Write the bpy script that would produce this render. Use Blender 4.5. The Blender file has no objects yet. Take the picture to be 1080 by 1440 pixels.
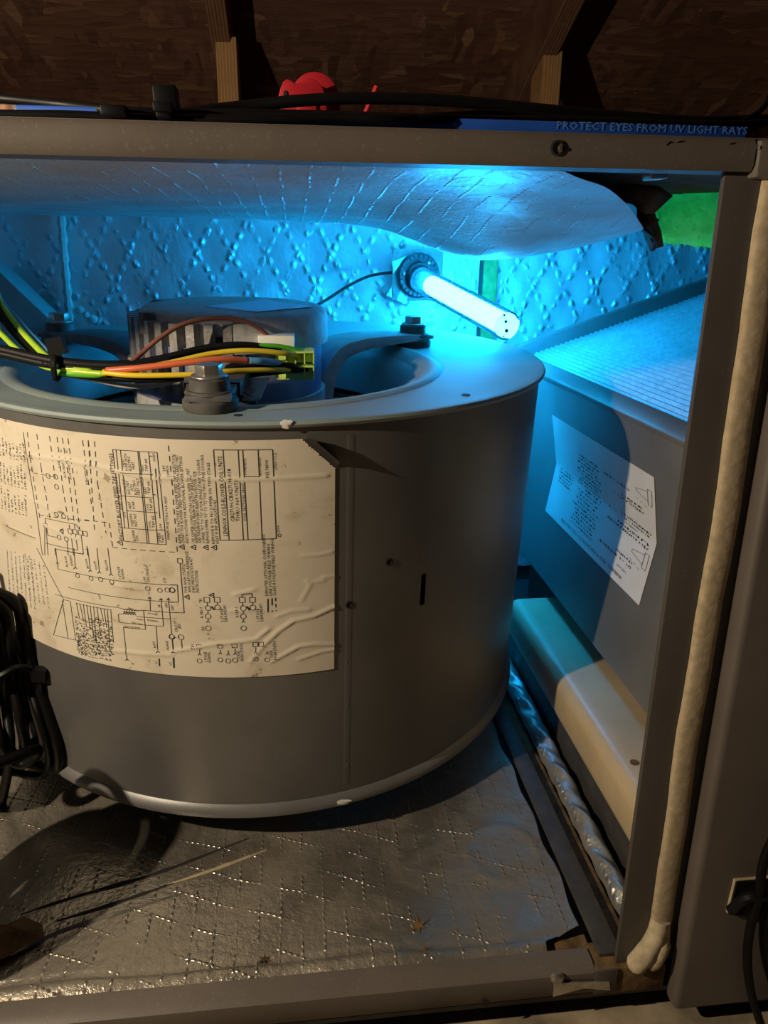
import bpy, bmesh, math, random
import numpy as np
random.seed(7)
rng = np.random.default_rng(7)
S = 0.78                                   # drawing units -> metres
F = 1080.0                                 # focal length in pixels of the 1080x1440 frame
CAM = np.array([0.0, -0.396, 0.4785])

# ------------------------------------------------------------------ camera
def cam_axes(pitch, yaw, roll):
    p, w, r = [math.radians(v) for v in (pitch, yaw, roll)]
    f = np.array([math.sin(w)*math.cos(p), math.cos(w)*math.cos(p), -math.sin(p)])
    rt = np.array([math.cos(w), -math.sin(w), 0.0]); d = np.cross(f, rt)
    return np.array([math.cos(r)*rt+math.sin(r)*d, -math.sin(r)*rt+math.cos(r)*d, f])
AX = cam_axes(18.5, 6.7, -0.6)
scene = bpy.context.scene
col = scene.collection
from mathutils import Matrix, Vector
cd = bpy.data.cameras.new('camera'); co = bpy.data.objects.new('camera', cd); col.objects.link(co)
cd.sensor_fit = 'HORIZONTAL'; cd.sensor_width = 36; cd.lens = 36*F/1080; cd.clip_start = 0.01
m = Matrix.Identity(4)
for i in range(3):
    m[i][0] = AX[0][i]; m[i][1] = -AX[1][i]; m[i][2] = -AX[2][i]; m[i][3] = CAM[i]*S
co.matrix_world = m
scene.camera = co

# ------------------------------------------------------------------ world, work light, exposure
wd = bpy.data.worlds.new('attic_gloom'); scene.world = wd; wd.use_nodes = True
bg = wd.node_tree.nodes['Background']; bg.inputs[0].default_value = (0.10, 0.16, 0.55, 1); bg.inputs[1].default_value = 0.012
wl = bpy.data.lights.new('work_light', 'POINT'); wl.energy = 13.0; wl.color = (1.0, 0.81, 0.585); wl.shadow_soft_size = 0.006
wo = bpy.data.objects.new('work_light', wl); col.objects.link(wo)
wo.location = (-0.58*S, -0.225*S, 0.605*S)
LAMP_STRENGTH = 100.0
scene.view_settings.view_transform = 'Standard'; scene.view_settings.look = 'None'
scene.view_settings.exposure = 0.0; scene.view_settings.gamma = 1.0; scene.view_settings.use_curve_mapping = False

# ------------------------------------------------------------------ pixel helpers (a pixel is only a direction)
def ray(px, py):
    v = AX.T @ np.array([(px-540)/F, (py-720)/F, 1.0]); return v/np.linalg.norm(v)
def onY(px, py, y): v = ray(px, py); return CAM+v*(y-CAM[1])/v[1]
def onZ(px, py, z): v = ray(px, py); return CAM+v*(z-CAM[2])/v[2]
def onPlane(px, py, p, n):
    v = ray(px, py); n = np.array(n, float); return CAM+v*(np.dot(np.array(p)-CAM, n)/np.dot(v, n))

# ------------------------------------------------------------------ materials
class NT:
    def __init__(s, name):
        s.m = bpy.data.materials.new(name); s.m.use_nodes = True; s.t = s.m.node_tree
        s.b = s.t.nodes['Principled BSDF']
    def n(s, typ, **kw):
        x = s.t.nodes.new(typ)
        for k, v in kw.items(): setattr(x, k, v)
        return x
    def link(s, a, b): s.t.links.new(a, b)
    def put(s, sock, v):
        if isinstance(v, bpy.types.NodeSocket): s.link(v, sock)
        else: sock.default_value = v
    def math(s, op, a, b=0.0, c=None):
        x = s.n('ShaderNodeMath', operation=op); s.put(x.inputs[0], a); s.put(x.inputs[1], b)
        if c is not None: s.put(x.inputs[2], c)
        return x.outputs[0]
    def noise(s, scale, detail=3, rough=.55, vec=None, dist=0.0):
        x = s.n('ShaderNodeTexNoise'); x.inputs['Scale'].default_value = scale; x.inputs['Detail'].default_value = detail
        x.inputs['Roughness'].default_value = rough; x.inputs['Distortion'].default_value = dist
        s.link(vec if vec is not None else s.obj(), x.inputs['Vector']); return x.outputs['Fac']
    def obj(s):
        if not hasattr(s, '_o'):
            tc = s.n('ShaderNodeTexCoord'); mp = s.n('ShaderNodeMapping'); mp.inputs['Scale'].default_value = (1/S, 1/S, 1/S)
            s.link(tc.outputs['Object'], mp.inputs['Vector']); s._o = mp.outputs[0]
        return s._o
    def mapped(s, scale, rot=(0, 0, 0)):
        mp = s.n('ShaderNodeMapping'); mp.inputs['Scale'].default_value = scale; mp.inputs['Rotation'].default_value = rot
        s.link(s.obj(), mp.inputs['Vector']); return mp.outputs[0]
    def ramp(s, fac, stops):
        r = s.n('ShaderNodeValToRGB'); e = r.color_ramp.elements
        while len(e) < len(stops): e.new(0.5)
        for q, (p, c) in zip(e, stops): q.position = p; q.color = (*c, 1) if len(c) == 3 else c
        s.put(r.inputs[0], fac); return r.outputs[0]
    def mix(s, fac, a, b):
        x = s.n('ShaderNodeMix', data_type='RGBA'); s.put(x.inputs[0], fac)
        for i, v in ((6, a), (7, b)):
            s.put(x.inputs[i], (*v, 1) if isinstance(v, tuple) and len(v) == 3 else v)
        return x.outputs[2]
    def bump(s, h, strength=.3, dist=.002):
        x = s.n('ShaderNodeBump'); x.inputs['Strength'].default_value = strength; x.inputs['Distance'].default_value = dist*S
        s.put(x.inputs['Height'], h); s.link(x.outputs[0], s.b.inputs['Normal']); return x
    def set(s, color=None, rough=None, metal=None, spec=None):
        if color is not None: s.put(s.b.inputs['Base Color'], (*color, 1) if isinstance(color, tuple) else color)
        if rough is not None: s.put(s.b.inputs['Roughness'], rough)
        if metal is not None: s.put(s.b.inputs['Metallic'], metal)
        if spec is not None: s.put(s.b.inputs['Specular IOR Level'], spec)
        return s.m
def simple(name, c, rough=.5, metal=0.0, var=.25, scale=60, bump=.1, spec=.5):
    t = NT(name); f = t.noise(scale, 4)
    dark = tuple(v*(1-var) for v in c); lite = tuple(min(1, v*(1+var)) for v in c)
    t.set(t.ramp(f, [(.3, dark), (.7, lite)]), rough, metal, spec)
    if bump: t.bump(f, bump, .001)
    return t.m

def foil(name, uax, vax, fams, base=(.62, .62, .6), dirt=(.16, .12, .08), dirt_amt=.25, rough=.36, metal=.75, strength=.9, edge=None, bubbles=False, la=1.0, ca=.45):
    """aluminium scrim facing: raised yarn lines (angle, pitch, width, bead pitch)"""
    t = NT(name); sep = t.n('ShaderNodeSeparateXYZ')
    wob = t.n('ShaderNodeTexNoise'); wob.inputs['Scale'].default_value = 30; t.link(t.obj(), wob.inputs['Vector'])
    vm = t.n('ShaderNodeVectorMath', operation='MULTIPLY_ADD'); t.link(wob.outputs['Color'], vm.inputs[0]); vm.inputs[1].default_value = (.004, .004, .004)
    t.link(t.obj(), vm.inputs[2]); t.link(vm.outputs[0], sep.inputs[0])
    u, v = sep.outputs[uax], sep.outputs[vax]
    h = None
    for ang, pitch, width, bead in fams:
        c, sn = math.cos(math.radians(ang)), math.sin(math.radians(ang))
        d = t.math('ADD', t.math('MULTIPLY', u, -sn/pitch), t.math('MULTIPLY', v, c/pitch))       # across
        a = t.math('ADD', t.math('MULTIPLY', u, c/bead), t.math('MULTIPLY', v, sn/bead))          # along
        dd = t.math('ABSOLUTE', t.math('SUBTRACT', t.math('FRACT', d), .5))
        line = t.math('SUBTRACT', 1.0, t.math('MINIMUM', t.math('DIVIDE', dd, width/pitch), 1.0))
        bd = t.math('ABSOLUTE', t.math('SINE', t.math('MULTIPLY', a, math.pi)))
        nz = t.ramp(t.noise(38, 3), [(.34 if bubbles else .44, (0, 0, 0)), (.52 if bubbles else .60, (1, 1, 1))])
        line = t.math('MULTIPLY', line, t.math('MULTIPLY_ADD', t.math('MULTIPLY', t.math('POWER', bd, 2.0), nz), 1.0, 0.0))
        h = line if h is None else t.math('MAXIMUM', h, line)
    if bubbles:
        vo = t.n('ShaderNodeTexVoronoi'); vo.inputs['Scale'].default_value = 95; t.link(t.mapped((1.25, 1, .75), (0, .35, 0)), vo.inputs['Vector'])
        bb = t.math('MAXIMUM', t.math('SUBTRACT', .52, vo.outputs['Distance']), 0.0)
        zone = t.math('ADD', t.math('MULTIPLY', h, 2.6), t.ramp(t.noise(9, 3), [(.50, (0, 0, 0)), (.66, (.7, .7, .7))]))
        h = t.math('ADD', t.math('MULTIPLY', t.math('MULTIPLY', bb, 2.0), t.math('MINIMUM', zone, 1.0)), t.math('MULTIPLY', h, 1.25))
    h = t.math('MULTIPLY', h, la)
    crk = t.noise(160, 4, .65)
    big = t.noise(22, 3, .5)
    hh = t.math('ADD', h, t.math('ADD', t.math('MULTIPLY', crk, ca), t.math('MULTIPLY', big, 1.1)))
    t.bump(hh, strength, .0022)
    st = t.math('MULTIPLY', t.ramp(t.noise(13, 5, .62, dist=.4), [(.42, (0, 0, 0)), (.75, (1, 1, 1))]), dirt_amt)
    colr = t.mix(st, base, dirt)
    if edge:                                            # crusty grime along a seam that runs at v = edge[0]
        w = t.math('SUBTRACT', 1.0, t.math('MINIMUM', t.math('DIVIDE', t.math('ABSOLUTE', t.math('SUBTRACT', v, edge[0])), edge[1]), 1.0))
        g = t.math('GREATER_THAN', t.math('ADD', w, t.math('MULTIPLY', t.noise(110, 4, .7), .9)), 1.18)
        colr = t.mix(g, colr, (.05, .034, .018)); st = t.math('MAXIMUM', st, g)
    t.set(colr, t.math('MULTIPLY_ADD', st, .4, rough), t.math('MULTIPLY', t.math('SUBTRACT', 1.0, st), metal))
    return t.m

def osb():
    t = NT('oriented_strand_board')
    vo = t.n('ShaderNodeTexVoronoi'); vo.inputs['Scale'].default_value = 13
    t.link(t.mapped((.8, 3.4, 3.4), (0.3, .2, .5)), vo.inputs['Vector'])
    vo2 = t.n('ShaderNodeTexVoronoi'); vo2.inputs['Scale'].default_value = 15
    t.link(t.mapped((3.0, .9, .9), (0.1, .5, -.7)), vo2.inputs['Vector'])
    g = t.noise(60, 4, .6, t.mapped((1, 6, 6)))
    a = t.ramp(vo.outputs['Color'], [(.1, (.24, .115, .08)), (.6, (.36, .19, .125)), (.95, (.62, .36, .22))])
    b = t.ramp(vo2.outputs['Color'], [(.1, (.20, .10, .07)), (.8, (.42, .22, .15)), (.97, (.70, .42, .25))])
    c = t.mix(t.math('GREATER_THAN', t.noise(8, 2), .5), a, b)
    t.set(t.mix(t.math('MULTIPLY', g, .45), c, (.16, .08, .055)), .8)
    t.bump(t.math('ADD', vo.outputs['Distance'], g), .5, .006)
    return t.m
def wood(name, c0, c1):
    t = NT(name); w = t.n('ShaderNodeTexWave'); w.inputs['Scale'].default_value = 14; w.inputs['Distortion'].default_value = 3.5; w.inputs['Detail'].default_value = 3
    t.link(t.mapped((3.0, .25, .5)), w.inputs['Vector'])
    t.set(t.ramp(t.math('ADD', t.math('MULTIPLY', w.outputs['Fac'], .6), t.math('MULTIPLY', t.noise(40), .4)), [(.2, c0), (.8, c1)]), .75)
    t.bump(w.outputs['Fac'], .2, .002); return t.m
def painted(name, c, rough=.42, metal=0.0, speck=(.3, .28, .25), samt=.66, wear=.15):
    t = NT(name); big = t.noise(9, 4, .6)
    base = t.ramp(big, [(.3, tuple(v*(1-wear) for v in c)), (.7, tuple(v*(1+wear) for v in c))])
    sp = t.math('GREATER_THAN', t.noise(520, 2, .5), samt)
    t.set(t.mix(t.math('MULTIPLY', sp, .22), base, speck), t.math('MULTIPLY_ADD', big, .15, rough-.07), metal)
    t.bump(t.noise(300, 2), .06, .0006); return t.m
def paper():
    t = NT('aged_label_paper'); st = t.noise(16, 5, .65, dist=.6); sp = t.noise(120, 3, .6)
    base = t.ramp(st, [(.35, (.72, .655, .53)), (.55, (.68, .61, .47)), (.76, (.46, .39, .27))])
    t.set(t.mix(t.math('MULTIPLY', t.math('GREATER_THAN', t.math('ADD', sp, t.math('MULTIPLY', st, .75)), 1.10), .6), base, (.16, .12, .07)), .62)
    t.bump(st, .15, .0015); return t.m
def fibre():
    t = NT('yellow_fibreglass_glow'); f = t.noise(90, 6, .75, t.mapped((1, .3, 1)))
    c = t.ramp(f, [(.3, (.32, .66, .20)), (.7, (.70, .95, .48))]); t.set(c, .95, spec=.1); t.bump(f, .8, .002); t.link(t.ramp(t.noise(26, 5, .7), [(.35, (.0, .45, .16)), (.50, (.02, 1.0, .36)), (.66, (.12, 1.0, .80))]), t.b.inputs['Emission Color']); t.b.inputs['Emission Strength'].default_value = .26   # fixed green glow added to brighten the batt, standing in for uv fluorescence
    tr = t.n('ShaderNodeBsdfTranslucent'); t.link(c, tr.inputs[0]); mx = t.n('ShaderNodeMixShader'); mx.inputs[0].default_value = .6
    t.link(t.b.outputs[0], mx.inputs[1]); t.link(tr.outputs[0], mx.inputs[2]); t.link(mx.outputs[0], t.t.nodes['Material Output'].inputs[0]); return t.m

M = {}
scrim = [(90, .0165, .0012, .0062), (-23, .026, .0011, .005)]
M['foil_floor'] = foil('foil_floor', 0, 1, scrim, base=(.43, .39, .325), dirt=(.12, .095, .06), dirt_amt=.7, rough=.31, metal=.8, strength=.75, la=.75, ca=.7, edge=(.0285, .010))
M['foil_ceiling'] = foil('foil_ceiling', 0, 1, scrim, base=(.80, .80, .78), dirt_amt=.3, rough=.38, metal=.6, strength=.85, ca=.65, la=1.5)
M['foil_wall'] = foil('foil_wall', 0, 2, [(118, .040, .0050, .016), (62, .040, .0050, .016)], base=(.84, .85, .86), dirt_amt=.12, rough=.44, metal=.45, strength=.85, bubbles=True, la=1.0, ca=.3)
M['foil_strip'] = foil('foil_strip', 0, 1, [(90, .02, .0015, .008)], base=(.55, .55, .52), dirt_amt=.4, rough=.34, metal=.8, strength=.9)
M['osb'] = osb()
M['rafter'] = wood('rafter_wood', (.20, .10, .06), (.42, .24, .15))
M['stud'] = wood('pale_stud_wood', (.55, .30, .12), (.78, .48, .22))
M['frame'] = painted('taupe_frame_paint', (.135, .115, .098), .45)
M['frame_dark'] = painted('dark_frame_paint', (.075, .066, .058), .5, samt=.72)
M['door'] = painted('brown_door_paint', (.115, .098, .085), .5, speck=(.15, .13, .11), samt=.8)
M['steel'] = painted('galvanised_steel', (.20, .20, .195), .42, .35, speck=(.45, .44, .42), samt=.68)
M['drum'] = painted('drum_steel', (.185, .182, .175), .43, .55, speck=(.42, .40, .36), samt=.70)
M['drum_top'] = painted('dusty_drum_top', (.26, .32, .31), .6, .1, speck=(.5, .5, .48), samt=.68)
M['plate'] = painted('coil_plate_steel', (.24, .245, .25), .42, .45, speck=(.5, .5, .5), samt=.7)
M['fin'] = simple('aluminium_fins', (.42, .43, .45), .45, .5, .2, 90)
M['dark'] = simple('dark_hole_shade', (.012, .012, .012), .8, 0, .3, 40, 0)  # flat black painted in for the shade inside holes and cuts
M['dark_sheet_metal'] = simple('dark_grey_sheet', (.07, .068, .064), .5, .2)  # dark grey sheet metal in an even tone
M['gasket'] = simple('tan_foam_gasket', (.44, .36, .235), .9, 0, .18, 160, .5, .15)
M['gasket_fold'] = simple('cream_gasket_fold', (.54, .46, .31), .9, 0, .25, 120, .6, .15)
M['pan'] = simple('cream_plastic', (.58, .46, .28), .33, 0, .12, 14, 0)
M['paper'] = paper()
M['paper_white'] = simple('white_label_paper', (.78, .78, .76), .5, 0, .04, 30, 0)
M['paper_back_shaded'] = simple('dirty_shaded_label_back', (.02, .018, .014), .8, 0, .4, 60)  # dirty back, blackened to paint in the shadow on the curled flap
M['ink'] = simple('black_ink', (.028, .025, .022), .7, 0, .1, 50, 0)
M['rubber'] = simple('grey_rubber', (.085, .08, .072), .65, 0, .3, 70, .3)
M['zinc'] = simple('zinc_bolt', (.42, .40, .36), .32, .8, .2, 90)
M['cast'] = simple('cast_aluminium', (.30, .29, .28), .5, .5, .25, 200, .4)
M['cast_top'] = simple('dusty_motor_cover', (.42, .42, .42), .7, .1, .2, 120, .3)
M['motor_paint'] = simple('motor_body_paint', (.17, .21, .42), .35, .2, .1, 40, 0)
M['silver'] = simple('silver_sticker', (.55, .56, .72), .35, .3, .1, 30, 0)
M['arm'] = simple('dusty_black_arm', (.11, .11, .11), .55, .1, .3, 60)
M['arm_grey'] = simple('dusty_steel_arm', (.42, .43, .43), .6, .1, .2, 60)
M['nylon'] = simple('white_nylon', (.82, .84, .76), .4, 0, .05, 40, 0)
M['terminal'] = simple('yellow_green_terminal_plastic', (.55, .72, .16), .35, 0, .1, 40, 0)
M['black_plastic'] = simple('black_plastic', (.006, .006, .007), .4, 0, .2, 60, 0, .25)
M['cable'] = simple('black_cable', (.0045, .0045, .0048), .45, 0, .3, 50, .1, .2)
M['w_yellow'] = simple('yellow_wire', (.85, .62, .03), .35, 0, .05, 40, 0)
M['w_orange'] = simple('orange_red_wire', (.72, .16, .06), .35, 0, .05, 40, 0)
M['w_brown'] = simple('brown_wire', (.24, .09, .06), .4, 0, .1, 40, 0)
M['w_green'] = simple('green_wire', (.10, .48, .03), .35, 0, .1, 40, 0)
M['w_lime'] = simple('yellow_green_wire', (.45, .70, .04), .35, 0, .1, 40, 0)
M['w_white'] = simple('white_wire', (.75, .70, .60), .4, 0, .05, 40, 0)
M['w_blue'] = simple('blue_wire', (.12, .35, .62), .35, 0, .05, 40, 0)
M['w_black'] = simple('black_wire', (.008, .008, .008), .5, 0, .1, 40, 0, .2)
M['red'] = simple('red_plastic', (.50, .018, .03), .45, 0, .08, 30, 0)
M['blue_sleeve'] = simple('blue_vinyl', (.02, .11, .55), .45, 0, .15, 40, 0)
M['blue_print'] = simple('pale_blue_print', (.10, .24, .62), .5, 0, .05, 40, 0)
M['white'] = simple('white_plastic', (.85, .83, .78), .5, 0, .05, 40, 0)
M['floor'] = simple('dusty_attic_floor', (.33, .27, .18), .9, 0, .45, 28, .9)
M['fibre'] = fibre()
M['kraft'] = simple('brown_kraft_tear', (.10, .065, .04), .9, 0, .5, 80, .8)
M['stain'] = simple('faint_adhesive', (.085, .068, .05), .7, 0, .3, 60)
M['rust'] = simple('rusty_grime', (.14, .085, .035), .85, 0, .6, 90, .8)
M['bare'] = simple('bare_scratched_metal', (.62, .58, .5), .3, .8, .25, 120)
M['green_edge'] = simple('yellow_insulation_edge', (.10, .25, .07), .9, 0, .3, 80, .5)
M['caulk'] = simple('pale_sealant', (.75, .76, .70), .7, 0, .2, 90, .6)
M['lamp_base'] = simple('dark_lamp_socket', (.06, .06, .07), .4, 0, .2, 60, 0)
M['ceramic'] = simple('white_ceramic', (.85, .85, .85), .4, 0, .03, 40, 0)
def emit():
    t = NT('uv_glow'); t.set((0.6, .7, .9), .4); t.b.inputs['Emission Color'].default_value = (.0078, .42, 1.0, 1)
    lw = t.n('ShaderNodeTexCoord'); t.b.inputs['Emission Strength'].default_value = LAMP_STRENGTH; return t.m
M['glow'] = emit()
def emit_end():
    t = NT('uv_tube_end'); t.set((.8, .85, .9), .3); t.b.inputs['Emission Color'].default_value = (.06, .45, 1.0, 1); t.b.inputs['Emission Strength'].default_value = 9.0; return t.m
M['glow_end'] = emit_end()
def thin_glass():
    t = NT('thin_quartz'); t.t.nodes.remove(t.b); out = t.t.nodes['Material Output']
    a = t.n('ShaderNodeBsdfTransparent'); a.inputs[0].default_value = (.93, .97, 1, 1)
    g = t.n('ShaderNodeBsdfGlossy'); g.inputs['Roughness'].default_value = .08
    fr = t.n('ShaderNodeFresnel'); fr.inputs[0].default_value = 1.45
    mx = t.n('ShaderNodeMixShader'); t.link(fr.outputs[0], mx.inputs[0]); t.link(a.outputs[0], mx.inputs[1]); t.link(g.outputs[0], mx.inputs[2])
    t.link(mx.outputs[0], out.inputs[0]); return t.m
M['glass'] = thin_glass()

# ------------------------------------------------------------------ mesh builder
def nrm(v): v = np.array(v, float); return v/np.linalg.norm(v)
def frame(n):
    n = nrm(n); a = np.array([0, 0, 1.0]) if abs(n[2]) < .9 else np.array([0, 1.0, 0])
    u = nrm(np.cross(a, n)); return u, np.cross(n, u), n
def smoothline(pts, k=8):
    """Catmull-Rom through pts"""
    P = [np.array(p, float) for p in pts]; P = [2*P[0]-P[1]]+P+[2*P[-1]-P[-2]]; out = []
    for i in range(1, len(P)-2):
        for j in range(k):
            t = j/k
            out.append(.5*((2*P[i])+(P[i+1]-P[i-1])*t+(2*P[i-1]-5*P[i]+4*P[i+1]-P[i+2])*t*t+(3*P[i]-P[i-1]-3*P[i+1]+P[i+2])*t**3))
    out.append(P[-2]); return out
class MB:
    def __init__(s): s.v = []; s.f = []
    def add(s, vs, fs):
        o = len(s.v); s.v += [tuple(map(float, p)) for p in vs]; s.f += [tuple(i+o for i in f) for f in fs]; return s
    def box(s, a, b):
        (x0, y0, z0), (x1, y1, z1) = a, b
        return s.add([(x0, y0, z0), (x1, y0, z0), (x1, y1, z0), (x0, y1, z0), (x0, y0, z1), (x1, y0, z1), (x1, y1, z1), (x0, y1, z1)],
                     [(0, 3, 2, 1), (4, 5, 6, 7), (0, 1, 5, 4), (1, 2, 6, 5), (2, 3, 7, 6), (3, 0, 4, 7)])
    def obox(s, c, u, v, w):
        c, u, v, w = [np.array(q, float) for q in (c, u, v, w)]; P = []
        for k in (-1, 1):
            for a, b in ((-1, -1), (1, -1), (1, 1), (-1, 1)): P.append(c+a*u+b*v+k*w)
        return s.add(P, [(0, 3, 2, 1), (4, 5, 6, 7), (0, 1, 5, 4), (1, 2, 6, 5), (2, 3, 7, 6), (3, 0, 4, 7)])
    def tube(s, pts, r, n=8, caps=True, flat=None):
        P = [np.array(p, float) for p in pts]; rs = r if hasattr(r, '__len__') else [r]*len(P); vs = []; prev = None
        for i, p in enumerate(P):
            d = nrm(P[min(i+1, len(P)-1)]-P[max(i-1, 0)])
            if prev is None: u, v, _ = frame(d)
            else:
                u = nrm(prev-d*np.dot(prev, d)); v = np.cross(d, u)
            prev = u
            for k in range(n):
                a = 2*math.pi*k/n; vs.append(p+rs[i]*(math.cos(a)*u+math.sin(a)*v))
        fs = [(i*n+k, i*n+(k+1) % n, (i+1)*n+(k+1) % n, (i+1)*n+k) for i in range(len(P)-1) for k in range(n)]
        if caps: fs += [tuple(range(n-1, -1, -1)), tuple(range((len(P)-1)*n, len(P)*n))]
        return s.add(vs, fs)
    def lathe(s, c, axis, prof, n=48, a0=0, a1=360, closed=False):
        """prof: (radius, height) along axis"""
        u, v, w = axis if isinstance(axis, tuple) and hasattr(axis[0], '__len__') else frame(axis)
        c = np.array(c, float); full = abs(a1-a0) >= 360; k = n if full else n+1; vs = []
        for i in range(k):
            a = math.radians(a0+(a1-a0)*i/n)
            for r, h in prof: vs.append(c+r*(math.cos(a)*u+math.sin(a)*v)+h*w)
        q = len(prof); fs = []
        for i in range(n):
            j = (i+1) % k
            for p in range(q-1+(1 if closed else 0)):
                p2 = (p+1) % q; fs.append((i*q+p, j*q+p, j*q+p2, i*q+p2))
        s.add(vs, fs); o = len(s.v)-len(vs)
        if full and not closed:
            for e, rev in ((0, False), (q-1, True)):
                if prof[e][0] > 1e-6: s.f.append(tuple(o+i*q+e for i in (range(k) if rev else range(k-1, -1, -1))) if False else tuple(o+i*q+e for i in range(k)))
        return s
    def shell(s, c, axis, prof, n=64, a0=0, a1=360):     # lathe without end caps
        o = len(s.f); s.lathe(c, axis, prof, n, a0, a1); s.f = [f for i, f in enumerate(s.f) if i < o or len(f) == 4]; return s
    def grid(s, fn, nu, nv, keep=None):
        vs = [fn(i/nu, j/nv) for i in range(nu+1) for j in range(nv+1)]
        fs = [(i*(nv+1)+j, (i+1)*(nv+1)+j, (i+1)*(nv+1)+j+1, i*(nv+1)+j+1) for i in range(nu) for j in range(nv) if keep is None or keep((i+.5)/nu, (j+.5)/nv)]
        return s.add(vs, fs)
    def prism(s, pts, d):
        P = [np.array(p, float) for p in pts]; d = np.array(d, float); n = len(P)
        return s.add(P+[p+d for p in P], [tuple(range(n-1, -1, -1)), tuple(range(n, 2*n))]+[(i, (i+1) % n, (i+1) % n+n, i+n) for i in range(n)])
    def quad(s, a, b, c, d): return s.add([a, b, c, d], [(0, 1, 2, 3)])
    def build(s, name, mat, parent=None, smooth=True, bev=0, ang=35, label=None, cat=None, group=None, kind=None, solid=0, segs=2):
        V = np.array(s.v)
        if parent is None: org = np.array([(V[:, 0].min()+V[:, 0].max())/2, (V[:, 1].min()+V[:, 1].max())/2, V[:, 2].min()])
        else: org = ORG[parent.name]
        me = bpy.data.meshes.new(name); me.from_pydata([tuple(p) for p in (V-org)*S], [], s.f)
        bm = bmesh.new(); bm.from_mesh(me)
        loose = [v for v in bm.verts if not v.link_faces]
        if loose: bmesh.ops.delete(bm, geom=loose, context='VERTS')
        bmesh.ops.recalc_face_normals(bm, faces=bm.faces)
        if bev:
            ed = [e for e in bm.edges if len(e.link_faces) == 2 and e.calc_face_angle(0) > .6]
            bmesh.ops.bevel(bm, geom=ed, offset=bev*S, segments=segs, affect='EDGES', profile=.5, clamp_overlap=True)
        bm.to_mesh(me); bm.free()
        if smooth:
            me.shade_smooth(); me.set_sharp_from_angle(angle=math.radians(ang))
        me.materials.append(M[mat])
        o = bpy.data.objects.new(name, me); col.objects.link(o); ORG[o.name] = org
        if parent is not None: o.parent = parent
        else: o.location = org*S
        if solid:
            md = o.modifiers.new('thickness', 'SOLIDIFY'); md.thickness = solid*S; md.offset = 0
        tag(o, label, cat, group, kind); return o
ORG = {}
def tag(o, label=None, cat=None, group=None, kind=None):
    if label: o['label'] = label
    if cat: o['category'] = cat
    if group: o['group'] = group
    if kind: o['kind'] = kind
def thing(name, loc, label, cat, group=None, kind=None):
    o = bpy.data.objects.new(name, None); col.objects.link(o); o.empty_display_size = .05
    o.location = np.array(loc, float)*S; ORG[o.name] = np.array(loc, float); tag(o, label, cat, group, kind); return o
def hexhead(mb, c, axis, r, h):
    u, v, w = axis; c = np.array(c)
    return mb.prism([c+r*(math.cos(a)*u+math.sin(a)*v) for a in [math.pi/3*k+.3 for k in range(6)]], h*w)

# ------------------------------------------------------------------ the attic (setting)
ROOF_T = math.tan(math.radians(22))
def roof_z(y, dz=0): return 0.925+(1.7-y)*ROOF_T+dz
RN = nrm([0, math.sin(math.radians(22)), math.cos(math.radians(22))])
MB().box((-3.0, -1.6, -.12), (3.0, 3.2, -.05)).build('floor', 'floor', kind='structure', label='dusty tan attic floor under the unit', cat='floor')
roof = MB()
D0, D1 = (-.9, 2.9)
roof.prism([(-3, D0, roof_z(D0, .13)), (-3, D1, roof_z(D1, .13)), (-3, D1, roof_z(D1, .16)), (-3, D0, roof_z(D0, .16))], (6, 0, 0))
ceil = roof.build('ceiling', 'osb', kind='structure', label='sloping roof deck of brown strand board', cat='ceiling', smooth=False)
for x in (-1.71, -.93, -.150, .63, 1.41):
    r = MB(); r.prism([(x-.023, D0, roof_z(D0)), (x-.023, D1, roof_z(D1)), (x-.023, D1, roof_z(D1, .13)), (x-.023, D0, roof_z(D0, .13))], (.046, 0, 0))
    r.build('rafter', 'rafter', ceil, bev=.002, smooth=False)
    b = MB(); b.box((x-.012, 1.66, -.05), (x+.036, 1.75, roof_z(1.66)+.012)); b.build('heel_stud', 'stud', ceil, bev=.002, smooth=False)
wb = MB(); wb.box((-3, 2.85, -.05), (3, 2.9, .60)); wb.build('wall_back', 'osb', kind='structure', smooth=False)
MB().box((-.160, 1.645, .762), (-.112, 1.66, .806)).build('truss_plate', 'white', ceil, smooth=False)

# ------------------------------------------------------------------ the cabinet
XL, XR, YB, ZT = -.52, .86, .74, .535
cab = thing('air_handler_cabinet', (.17, .37, -.03), 'taupe steel air handler cabinet opened at the front, foil-lined inside', 'air handler')
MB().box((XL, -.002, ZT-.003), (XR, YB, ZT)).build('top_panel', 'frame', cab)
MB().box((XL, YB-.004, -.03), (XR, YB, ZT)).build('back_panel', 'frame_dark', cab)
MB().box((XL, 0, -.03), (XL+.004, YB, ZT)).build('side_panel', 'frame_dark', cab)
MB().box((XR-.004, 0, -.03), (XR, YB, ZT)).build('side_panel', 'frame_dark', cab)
MB().box((XL, 0, -.03), (XR, YB, -.026)).build('bottom_panel', 'dark_sheet_metal', cab)
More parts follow.
